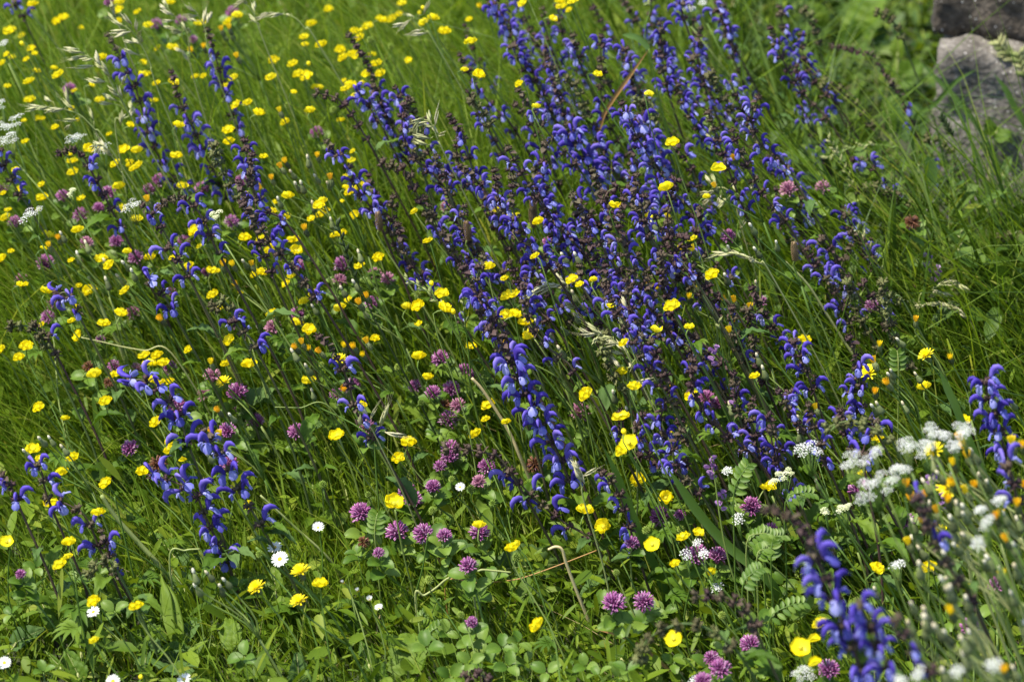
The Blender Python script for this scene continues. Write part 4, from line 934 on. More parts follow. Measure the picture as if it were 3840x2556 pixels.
# cell, u, v, width in cell pixels, height, cream, label
UL = [(11, 70, 830, 190, .42, 0, 'broad white umbel rising above a second one by a sage spike'), (11, 60, 950, 150, .41, 0, 'lower white umbel close under a broader one'), (11, 520, 940, 160, .40, 0, 'loose white umbel behind a sage spike'), (11, 700, 1035, 140, .39, 0, 'white umbel half hidden by oat spikelets'),
      (11, 910, 1400, 150, .36, 0, 'flat white umbel seen edge on under oat grass'), (11, 220, 1465, 170, .37, 0, 'white umbel of round clusters near a buttercup'), (11, 20, 290, 70, .44, 0, 'small white umbel in the far grass'), (11, 15, 715, 50, .42, 0, 'tiny white umbel in grass behind the broad umbel'),
      (11, 1490, 1485, 110, .38, 1, 'cream umbel fading among sage stems'), (11, 500, 1310, 90, .37, 1, 'small cream umbel beside a buttercup in grass'), (13, 1210, 40, 110, .46, 0, 'white blossom cluster at the back of the sage patch'), (13, 1320, 20, 60, .46, 0, 'small white blossom at the back by the dark gap'),
      (24, 280, 1540, 220, .30, 0, 'white umbel tilted over pale fluffy flowers'), (24, 740, 1540, 110, .31, 0, 'small white umbel by the sage with brown whorl'), (24, 960, 1490, 150, .33, 0, 'white umbel behind the largest white umbel'), (24, 1130, 1400, 120, .33, 0, 'upright white umbel topping the white cluster'),
      (24, 1215, 1430, 110, .33, 0, 'white umbel between two others in the white cluster'), (24, 1350, 1390, 150, .34, 0, 'white umbel under the stout violet sage'), (24, 1090, 1520, 170, .33, 0, 'full white umbel in the middle of the white cluster'), (24, 1290, 1490, 110, .33, 0, 'white umbel touching yellow hawksbeard'),
      (34, 600, 40, 230, .30, 0, 'white umbel flowing beside the pale stems'), (34, 750, 195, 350, .30, 0, 'widest white umbel, low in the white cluster'), (34, 910, 90, 170, .31, 0, 'tall domed white umbel in the white cluster'), (34, 1600, 310, 110, .34, 0, 'white umbel behind cream hawksbeard buds'),
      (34, 1510, 460, 140, .34, 0, 'blurred white umbel beside cream hawksbeard buds'), (34, 1470, 380, 80, .34, 0, 'small blurred white umbel over another'), (34, 1450, 600, 80, .33, 0, 'small blurred white umbel in the hawksbeard'), (34, 890, 740, 130, .22, 0, 'small white umbel behind a buttercup'),
      (34, 1040, 1500, 110, .28, 0, 'white umbel at the foot of the blurred sage'), (34, 910, 1545, 110, .27, 0, 'white umbel low beside the dense blurred sage'), (34, 1310, 1500, 110, .3, 0, 'blurred white umbel in front of pink clover'), (34, 1560, 1460, 130, .32, 0, 'blurred white umbel next to an orange hawksbeard'),
      (34, 240, 1510, 190, .18, 0, 'low white umbel beside a pink clover and yellow bud'), (34, 90, 130, 210, .24, 1, 'pale cream fluffy umbel by the white cluster'), (34, 520, 350, 150, .22, 1, 'small cream umbel over the yellow green leaf'), (34, 400, 390, 80, .22, 1, 'cream umbel tip by the yellow green leaf'),
      (33, 1205, 690, 70, .17, 0, 'tiny white umbel on a pink clover'), (33, 1325, 690, 70, .17, 0, 'tiny white umbel at the edge of a pink clover'), (33, 1560, 430, 90, .18, 0, 'tiny white umbel by a dark clover'), (33, 1415, 920, 90, .12, 0, 'tiny white umbel over feathery leaves'), (33, 1490, 120, 60, .22, 0, 'tiny white umbel by the vetch leaf'), (33, 1260, 1550, 70, .1, 0, 'tiny white umbel in the near turf'), (33, 1275, 575, 60, .18, 0, 'tiny white umbel by a yellow petal')]
for rc, u, v, w, h, cr, lab in UL:
    X, Y = tile(rc, u, v)
    if X > 3150 and Y > 1600 and h > .26: h += .12
    P = at_z(X, Y + 6, h); base = lean_base(P, .4, .03)
    width = w / 1.8406 * KS * (P - EYE).dot(FWD)
    t = thing('white_umbel', base, 'umbel', lab, 'flower', 'white umbels', key=P, h=h)
    node = P + Vector((.006, 0, -.028)); d = Vector((-.28, -.25, 1)).normalized(); F = frame(d)
    stem_to(node, base, .0014, .0010, M['stem'], t)
    rad = .0042
    n = max(3, int(round((width / (2 * rad)) * 2.3)))
    mb = MB()
    for i in range(n):
        fx = ((i + .5) / n - .5) * max(0, width - 2 * rad); fy = R.uniform(-1, 1) * max(.005, width * .33)
        p = P + F @ Vector((fx, fy, R.uniform(-.003, .004) - 6 * (fx * fx)))
        tube(mb, [node - base, (node.lerp(p, .5) + Vector((0, 0, -.004))) - base, p - base], [.0006, .0005, .0004], 4)
        pt('floret_cluster', (UC[i % 2] if cr else UM[i % 3]), t, p, F @ Matrix.Rotation(R.uniform(-.25, .25), 3, 'X') @ Matrix.Rotation(R.uniform(0, 6), 3, 'Z'), R.uniform(.5, .78))
    pt('ray', mb.mesh('ray', [M['stem']]), t, base)

# ================================================================== hawksbeard
def hawk_parts():
    out = {}
    mb = MB()
    tube(mb, [Vector((0, 0, z)) * 1e-3 for z in (0, 1, 4, 7, 9.5)], [q * 1e-3 for q in (.9, 2.4, 2.9, 2.3, 2.0)], 8)
    for i in range(8):
        a = i * .785; p = Vector((2.5 * math.cos(a), 2.5 * math.sin(a), 3)) * 1e-3
        tube(mb, [p, p + Vector((.2 * math.cos(a), .2 * math.sin(a), 3)) * 1e-3, p + Vector((-.4 * math.cos(a), -.4 * math.sin(a), 7)) * 1e-3], [.5e-3, .6e-3, .1e-3], 3)
    out['invol'] = mb.mesh('involucre', [M['invol']])
    mb = MB()
    tube(mb, [Vector((0, 0, z)) * 1e-3 for z in (0, 1, 4, 8, 11.5)], [q * 1e-3 for q in (.9, 2.9, 3.3, 2.0, 1.0)], 8)
    out['closed'] = mb.mesh('involucre', [M['invol']])
    def lig(n, r, L, a0, a1, mat):
        mb = MB(); rr = random.Random(n)
        for i in range(n):
            a = i * 2.39996; f = i / n; tilt = a0 + (a1 - a0) * f
            def fn(u, v):
                s = (v - .5) * 2; w = .8e-3 * (1 - .2 * u)
                rad = r * f + math.sin(tilt) * L * u; z = 8.5e-3 + math.cos(tilt) * L * u - (.0012 * u * u * math.sin(tilt))
                return (rad * math.cos(a) - s * w * math.sin(a), rad * math.sin(a) + s * w * math.cos(a), z)
            L_i = L; sheet(mb, fn, 3, 1)
        return mb.mesh('florets', [mat])
    out['half'] = lig(30, 1.7e-3, 7.5e-3, .02, .34, M['hawk']); out['open'] = lig(46, 1.9e-3, 9e-3, .2, 1.35, M['hawk_open'])
    mb = MB()
    tube(mb, [Vector((0, 0, z)) * 1e-3 for z in (10.3, 12, 14.3, 15.6)], [q * 1e-3 for q in (1.0, 1.6, 1.3, .4)], 6)
    out['tuft'] = mb.mesh('tuft', [M['pappus']])
    return out
HK = hawk_parts()
# h half open orange-yellow, o open, c closed with a white tuft
HW = {
 11: [(1530, 210, 'h'), (1585, 200, 'h'), (1410, 330, 'h'), (1325, 365, 'h'), (1640, 400, 'h'), (1025, 1395, 'h'), (1705, 1360, 'h'), (1545, 250, 'c'), (1600, 240, 'c')],
 12: [(165, 770, 'h'), (425, 1080, 'h'), (175, 1160, 'h'), (205, 1120, 'h'), (360, 1110, 'c'), (515, 1240, 'h'), (500, 1275, 'c'), (285, 1290, 'c'), (320, 1290, 'c'), (35, 1305, 'h'), (110, 1235, 'h'), (160, 1390, 'c'), (250, 1200, 'c'), (395, 1420, 'c'), (415, 1230, 'c'), (520, 1530, 'c'), (1555, 55, 'h')],
 13: [(1535, 1100, 'h'), (1085, 1510, 'h'), (975, 1550, 'c'), (1400, 1290, 'h')],
 21: [(1510, 1270, 'h'), (1465, 1415, 'h'), (1520, 1440, 'h'), (1460, 940, 'h'), (430, 60, 'c'), (405, 80, 'h'), (340, 130, 'h'), (540, 205, 'c'), (600, 130, 'c'), (1120, 645, 'h'), (740, 385, 'c'), (830, 355, 'c'), (870, 265, 'c'), (920, 325, 'c'), (735, 250, 'c'), (1545, 1070, 'o'), (290, 1475, 'c'), (350, 1465, 'c'), (440, 1530, 'c'), (180, 1560, 'c'), (1545, 270, 'h'), (1610, 265, 'h'), (1690, 250, 'c'), (1740, 260, 'h'), (1630, 400, 'h'), (1600, 1310, 'c')],
 22: [(275, 835, 'h'), (320, 800, 'h'), (365, 845, 'h'), (445, 865, 'h'), (265, 880, 'c'), (610, 825, 'h'), (680, 835, 'h'), (740, 885, 'h'), (580, 912, 'o'), (770, 800, 'h'), (770, 485, 'h'), (720, 535, 'h'), (750, 590, 'c'), (1715, 810, 'h'), (600, 440, 'c'), (690, 400, 'c'), (715, 195, 'c'), (620, 1130, 'h'), (400, 560, 'c'), (340, 20, 'h'), (360, 980, 'c'), (390, 1140, 'c'), (20, 700, 'c')],
 23: [(1170, 150, 'h'), (1255, 165, 'h'), (940, 410, 'h'), (1000, 425, 'h'), (1275, 430, 'h'), (1530, 650, 'h'), (1505, 725, 'h'), (1650, 570, 'h'), (1225, 485, 'h'), (1660, 10, 'c'), (1500, 155, 'c'), (1690, 170, 'c'), (1340, 365, 'c'), (1480, 355, 'c'), (1685, 400, 'c'), (450, 215, 'c'), (360, 215, 'c'), (430, 475, 'c'), (440, 620, 'c'), (360, 710, 'c'), (340, 860, 'c'), (270, 750, 'c'), (520, 440, 'c'), (670, 490, 'c'), (705, 1165, 'c'), (800, 1270, 'c'), (1090, 1440, 'h'), (1470, 500, 'h'), (1540, 520, 'h'), (180, 670, 'c'), (1110, 1130, 'h'), (1510, 1250, 'c'), (1700, 910, 'c'), (1740, 1000, 'c'), (1240, 330, 'c'), (1130, 320, 'c'), (1100, 270, 'c')],
 24: [(770, 815, 'h'), (735, 940, 'h'), (695, 1010, 'o'), (1095, 885, 'o'), (1260, 905, 'h'), (1020, 645, 'h'), (830, 1085, 'h'), (60, 120, 'c'), (1030, 1030, 'c'), (735, 1255, 'c'), (765, 1240, 'c'), (940, 1235, 'c'), (220, 1330, 'c'), (1690, 1220, 'c'), (845, 1040, 'c'), (855, 1005, 'c'), (910, 790, 'c'), (740, 1145, 'h'), (330, 1250, 'h'), (1690, 1510, 'h'), (1760, 1520, 'h'), (1340, 1480, 'h'), (1370, 1535, 'h'), (1150, 1545, 'o'), (215, 1440, 'c')],
 31: [(1345, 835, 'c'), (1440, 830, 'c'), (1560, 880, 'c'), (1365, 930, 'c'), (1530, 930, 'c'), (1440, 15, 'c')],
 32: [(310, 810, 'o'), (295, 1010, 'o'), (5, 915, 'o')],
 34: [(1280, 70, 'h'), (1380, 20, 'h'), (1150, 5, 'h'), (1240, 235, 'o'), (1290, 215, 'h'), (1370, 270, 'h'), (1430, 235, 'h'), (1095, 285, 'h'), (1170, 400, 'h'), (1090, 490, 'h'), (1640, 1500, 'h'), (1310, 375, 'c'), (1635, 435, 'c'), (745, 945, 'c'), (705, 1070, 'c'), (1000, 1050, 'c'), (1180, 1225, 'c'), (1385, 1295, 'c'), (1245, 885, 'c'), (1250, 960, 'c'), (1280, 550, 'c'), (1380, 1030, 'c'), (1500, 760, 'c'), (1190, 155, 'c'), (1130, 210, 'c'), (340, 200, 'c'), (1425, 15, 'c'), (1465, 195, 'c'), (1520, 215, 'c'), (1240, 1270, 'c'), (1060, 670, 'c'), (1140, 60, 'c'), (1240, 720, 'c'), (1050, 800, 'c')],
}
heads = []
for rc, lst in HW.items():
    for u, v, k in lst:
        X, Y = tile(rc, u, v); lift = .17 if (X > 3300 and Y > 1640) else (.05 if X > 3200 and Y > 1400 else 0)
        heads.append([X, Y, k, max(.1, head_height(X, Y, -.035 - lift, .012))])
rv = random.Random(21)
for _ in range(46):
    X, Y = tile(34, rv.uniform(960, 1790), rv.uniform(120, 1560)); heads.append([X, Y, rv.choice('cccch'), head_height(X, Y, -.22, .04)])
left = heads[:]
while left:
    s0 = left.pop(0); cl = [s0]
    left.sort(key=lambda q: (q[0] - s0[0]) ** 2 + (q[1] - s0[1]) ** 2)
    while left and len(cl) < 5 and math.hypot(left[0][0] - s0[0], left[0][1] - s0[1]) < 150: cl.append(left.pop(0))
    yv = at_z(cl[0][0], cl[0][1], cl[0][3]).y
    Ps = [at_y(q[0], q[1], yv + R.uniform(-.02, .02)) for q in cl]
    Ps = [p if p.z > .05 else Vector((p.x, p.y, .06)) for p in Ps]
    top = Ps[0]; zmin = min(p.z for p in Ps); cx = sum(p.x for p in Ps) / len(Ps)
    node = Vector((cx + .05, yv, max(.03, zmin - .05 if len(Ps) > 1 else zmin * .55)))
    base = Vector((node.x + node.z * R.uniform(.2, .45), yv + R.uniform(-.02, .02), -.012))
    nh = sum(1 for q in cl if q[2] != 'c')
    t = thing('hawksbeard', base, 'hawksbeard', '', 'flower', 'hawksbeard plants', key=sum(Ps, Vector()) / len(Ps), h=zmin); t['pose'] = '%d,%d' % (nh, len(cl) - nh)
    near = cl[0][0] > 3300 and cl[0][1] > 1640
    smat = M['pale_stem'] if near else M['stem']
    pt('stem', stem_mesh(base, [base, base.lerp(node, .55) + Vector((.006, 0, 0)), node], .0018, .0014, smat, 5, 8), t, base)
    for p, q in zip(Ps, cl):
        d = Vector((R.gauss(-.45, .15), R.gauss(-.15, .2), 1)).normalized()
        p0 = p - d * .010
        pt('branch', stem_mesh(base, [node, node.lerp(p0, .5) + Vector((R.uniform(0, .012), 0, -.004)), p0 - d * .008, p0], .0011, .0008, smat, 4, 7), t, base)
        sz = R.uniform(1.05, 1.3) * (1.1 if near else 1)
        F = frame(d)
        if q[2] == 'c':
            o = pt('involucre', HK['closed'], t, p0, F, sz); sub('tuft', HK['tuft'], o)
        else:
            o = pt('involucre', HK['invol'], t, p0, F, sz * .95); sub('floret_brush', HK['half' if q[2] == 'h' else 'open'], o)

# ================================================================== seeding grasses
def spk_mesh(L, w, mat, awn):
    mb = MB()
    for i in range(4):
        o = (i - 1.5) * .18; a = Vector((0, 0, L * .1 * i))
        tube(mb, [a, a + Vector((o * w, (i % 2 - .5) * w * .5, L * .3)), a + Vector((o * w * 1.6, (i % 2 - .5) * w * .6, L * .7))], [w * .18, w * .34, w * .05], 4, ell=.5)
        if awn: tube(mb, [a + Vector((o * w * 1.5, 0, L * .65)), a + Vector((o * w * 3, 0, L * 1.2))], [.00015, .00008], 3)
    return mb.mesh('spikelet', [mat])
SPK = [spk_mesh(.021, .0058, M['spikelet'], False), spk_mesh(.023, .0052, M['spikelet'], True), spk_mesh(.018, .0056, M['spikelet'], False)]
RYE = [spk_mesh(.012, .0042, M['rye'], False), spk_mesh(.012, .0045, M['darkrye'], False), spk_mesh(.017, .0065, M['rye'], True)]
OG = [
 (11, [(500, 345), (600, 385), (690, 450), (740, 520), (800, 640), (900, 800)], .53, [(500, 340), (560, 395), (600, 410), (610, 460), (680, 420), (690, 460), (740, 500), (660, 565), (690, 555), (540, 360), (855, 560), (770, 680), (740, 715), (800, 650), (830, 640)], 'pale oat grass panicle arching beside the tall sage spike'),
 (11, [(250, 745), (370, 745), (480, 765), (560, 800), (650, 890), (760, 1020)], .45, [(265, 735), (240, 750), (340, 765), (380, 765), (470, 685), (335, 690), (490, 740), (510, 830), (465, 880), (635, 800), (300, 745), (410, 755)], 'pale oat grass panicle bent flat over white umbels'),
 (11, [(830, 160), (920, 230), (980, 320), (1040, 450), (1090, 620)], .54, [(830, 170), (890, 150), (940, 190), (835, 215), (895, 290), (945, 290), (975, 275), (925, 370), (865, 230), (960, 240)], 'pale oat grass spikelets spread over the tall sage tip'),
 (11, [(1130, 30), (1210, 120), (1290, 230), (1310, 360), (1330, 520)], .54, [(1125, 50), (1160, 90), (1160, 145), (1165, 190), (1215, 210), (1232, 220), (1270, 185), (1305, 215), (1245, 350), (1295, 410), (1140, 20)], 'oat grass panicle with wide hanging spikelets in the far grass'),
 (11, [(1300, 20), (1370, 110), (1420, 220), (1460, 400)], .54, [(1335, 110), (1410, 130), (1440, 130), (1340, 140), (1325, 70)], 'oat grass panicle next to the bare sage bud tip'),
 (11, [(780, 90), (770, 60), (790, 110), (850, 250), (900, 400)], .53, [(770, 60), (785, 85), (780, 125)], 'small oat grass tip behind the sage'),
 (11, [(640, 1000), (700, 1000), (760, 1060), (830, 1180), (900, 1300)], .42, [(640, 1015), (680, 1040), (720, 1010), (740, 1050), (760, 1060), (690, 1000)], 'pale oat grass tuft over the half hidden umbel'),
 (11, [(905, 735), (890, 800), (840, 830), (800, 920)], .43, [(905, 740), (910, 785), (835, 830), (850, 810)], 'oat grass sprig leaning on the sage stem'),
 (11, [(1660, 10), (1720, 50), (1767, 130), (1810, 260)], .54, [(1660, 20), (1645, 30), (1755, 60), (1767, 150), (1690, 10)], 'oat grass tip at the back by yellow buttercups'),
 (12, [(0, 150), (80, 100), (180, 100), (270, 125), (340, 200), (440, 320)], .52, [(20, 125), (60, 105), (110, 97), (160, 100), (220, 105)], 'arched grass head crossing above buttercups'),
 (12, [(1060, 110), (1110, 170), (1180, 230), (1260, 340)], .52, [(1040, 162), (1000, 168), (1120, 215), (1170, 70), (1140, 235), (1070, 110)], 'grass head between buttercup heads'),
 (12, [(1110, 830), (1180, 830), (1220, 870), (1260, 980), (1320, 1100)], .48, [(1110, 905), (1120, 830), (1170, 950), (1150, 990), (1240, 900), (1200, 820), (1240, 835), (1277, 930), (1190, 870), (1160, 850), (1105, 870)], 'pale oat spikelets hanging over the blue sage'),
 (13, [(1340, 1240), (1400, 1290), (1470, 1300), (1540, 1370), (1580, 1560)], .38, [(1350, 1390), (1330, 1330), (1430, 1385), (1465, 1390), (1580, 1480), (1595, 1545), (1620, 1330), (1540, 1300), (1360, 1240), (1310, 1430), (1370, 1330), (1400, 1250)], 'spreading oat grass panicle below a green seed head'),
 (23, [(90, 520), (170, 430), (260, 395), (370, 425), (450, 500), (540, 620), (640, 780)], .35, [(120, 480), (180, 430), (240, 390), (250, 420), (320, 410), (350, 370), (410, 545), (300, 400), (205, 415), (150, 460)], 'arching pale oat grass head over the blue sage'),
 (23, [(500, 720), (580, 740), (680, 770), (760, 830), (820, 930)], .34, [(520, 725), (560, 735), (610, 740), (580, 770), (640, 770), (700, 790), (750, 825), (730, 865), (660, 760), (590, 720), (540, 745), (690, 810), (770, 830)], 'silvery white oat grass tuft in the hawksbeard tangle'),
 (23, [(1020, 920), (960, 860), (880, 880), (820, 960), (800, 1060)], .30, [(780, 530), (760, 660), (1025, 910), (740, 955), (820, 950), (885, 1060)], 'thin oat grass sprig over a buttercup'),
 (23, [(1340, 220), (1430, 190), (1530, 180), (1620, 205), (1710, 250), (1790, 330)], .37, [(1370, 212), (1420, 195), (1470, 185), (1520, 180), (1570, 187), (1620, 205), (1660, 225), (1690, 240)], 'green grass head arching across the hawksbeard'),
 (24, [(1020, 560), (1090, 530), (1180, 530), (1280, 560), (1370, 620), (1420, 700), (1440, 800)], .24, [(1060, 540), (1110, 530), (1160, 530), (1210, 537), (1260, 553), (1310, 575), (1360, 610)], 'pale grass head arched like a hoop before the wall'),
 (24, [(1360, 405), (1280, 385), (1200, 390), (1110, 450), (1040, 520)], .26, [(1340, 405), (1300, 395), (1260, 388), (1220, 388), (1180, 400), (1150, 440), (1190, 450), (1130, 470)], 'bent grass head touching the purple vetch'),
 (22, [(700, 1330), (770, 1390), (820, 1430)], .24, [(720, 1340), (760, 1300), (800, 1300), (870, 1340), (885, 1315), (930, 1420)], 'small grass sprig crossing a pale clover'),
 (33, [(440, 70), (460, 130), (480, 220), (500, 330)], .24, [(440, 80), (455, 110), (470, 150), (460, 140), (520, 130), (490, 170)], 'small green grass head beside blue sage flowers'),
]
for rc, pts, h, sps, lab in OG:
    P = px_path(rc, pts, h, top=min(range(len(pts)), key=lambda i: pts[i][1])); full = root_path(P); base = full[-1].copy()
    t = thing('wild_oat', base, 'oat', lab, 'wild oat', 'oat grass panicles', key=P[len(P) // 2], h=h)
    up = list(reversed(full)); pt('stem', stem_mesh(base, up, .0012, .0005, M['pale_stem'], 4, 5 * len(up)), t, base)
    cur = bez(P, 30); mb = MB()
    for u, v in sps:
        q = at_y(*tile(rc, u, v), P[0].y + R.uniform(-.015, .015))
        j = min(range(31), key=lambda i: (cur[i] - q).length); j2 = min(30, j + 3); a = cur[j2]
        d = (q - a); d = d.normalized() if d.length > .002 else Vector((-.7, 0, .3))
        d = (d + Vector((R.uniform(-.5, .1), R.uniform(-.3, .3), R.uniform(-.35, .25)))).normalized()
        p0 = q - d * .007
        tube(mb, [a - base, a.lerp(p0, .6) + Vector((0, 0, .003)) - base, p0 - base], [.0004, .00032, .0003], 3)
        pt('spikelet', SPK[R.randrange(3)], t, p0, frame(d, (R.random(), R.random(), 0)), R.uniform(.85, 1.2))
    pt('branch', mb.mesh('branch', [M['pale_stem']]), t, base)
RG = [
 (14, [(420, 955), (470, 1050), (530, 1160), (580, 1270), (620, 1360), (700, 1560)], .36, 0, .75, 1.0, 'pale slender rye grass ear in the leafy bank'),
 (14, [(1195, 800), (1240, 880), (1290, 970), (1400, 1130), (1540, 1390), (1620, 1540)], .36, 1, .35, 1.0, 'almost black rye grass stalk in front of the wall'),
 (14, [(1530, -30), (1570, 60), (1620, 160), (1670, 270), (1740, 400)], .36, 2, .75, 1.5, 'plump green grass ear hanging before the wall'),
 (14, [(1600, 300), (1650, 370), (1700, 430), (1770, 560)], .33, 2, .7, 1.3, 'smaller green grass ear beside a plump one before the wall'),
 (14, [(1735, 380), (1760, 480), (1790, 600)], .32, 2, .8, 1.3, 'pale green grass ear at the wall'),
 (14, [(400, 1090), (520, 1040), (640, 1005), (760, 1000), (850, 1020), (950, 1090)], .33, 0, .6, 1.0, 'grass ear arching across spent sage stalks'),
 (24, [(620, 10), (680, 110), (740, 240), (800, 360), (860, 500)], .32, 0, .8, 1.2, 'whitish rye grass ear leaning over sage flowers'),
 (24, [(770, 0), (830, 150), (880, 320), (920, 460), (960, 640)], .30, 1, .3, 1.0, 'dark rye grass stalk beside the whitish ear'),
 (13, [(1345, 830), (1370, 930), (1395, 1040), (1420, 1160)], .44, 0, .8, 1.2, 'upright pale rye grass ear behind a buttercup'),
 (13, [(940, 20), (960, 60), (920, 220), (960, 480), (1040, 820)], .52, 0, .15, 1.0, 'tall thin green grass stalk crossing the sage patch'),
 (23, [(1430, 640), (1440, 760), (1460, 900), (1470, 1000)], .33, 0, .2, .8, 'thin pale grass stalk beside sage'),
 (24, [(1250, 220), (1260, 400), (1280, 620), (1295, 880)], .26, 0, .5, .9, 'upright pale dry grass stalk before the wall'),
 (22, [(1430, 480), (1440, 640), (1460, 800), (1480, 1000), (1490, 1150)], .33, 0, .4, .9, 'straight pale rye grass stalk over the clovers'),
 (24, [(1330, 30), (1320, 250), (1340, 450), (1345, 640)], .28, 0, .3, .8, 'thin green stalk standing by the vetch'),
 (22, [(560, -20), (620, 160), (680, 330), (750, 490), (820, 640), (900, 780)], .42, 1, .45, 1.0, 'dark green rye grass stalk between buttercups'),
 (22, [(1040, 360), (1160, 430), (1280, 540), (1380, 640), (1440, 700)], .36, 0, .7, 1.0, 'green rye grass ear leaning into the buttercup pair'),
]
for rc, pts, h, k, fr, s, lab in RG:
    P = px_path(rc, pts, h, top=min(range(len(pts)), key=lambda i: pts[i][1])); full = root_path(P); base = full[-1].copy(); up = list(reversed(full))
    t = thing('rye_stalk', base, 'rye', lab, 'rye', 'rye grass ears', key=P[1], h=h)
    pt('stem', stem_mesh(base, up, .0014, .0007, M['darkrye'] if k == 1 else M['stem'], 4, 5 * len(up)), t, base)
    cur = bez(P, 60); L = sum((b - a).length for a, b in zip(cur, cur[1:])); step = max(1, int(60 * (.0055 if k == 2 else .009) / L)); i = 0; sd = 1
    while i < 60 * fr:
        d = (cur[i] - cur[min(60, i + 1)]).normalized(); sd = -sd
        side = d.cross(Vector((0, 1, 0))).normalized() * sd
        pt('spikelet', RYE[k], t, cur[i] - d * .004, frame(d + side * (.32 if k != 2 else .5) + Vector((0, R.uniform(-.3, .3), 0)), side), s * R.uniform(.85, 1.1)); i += step

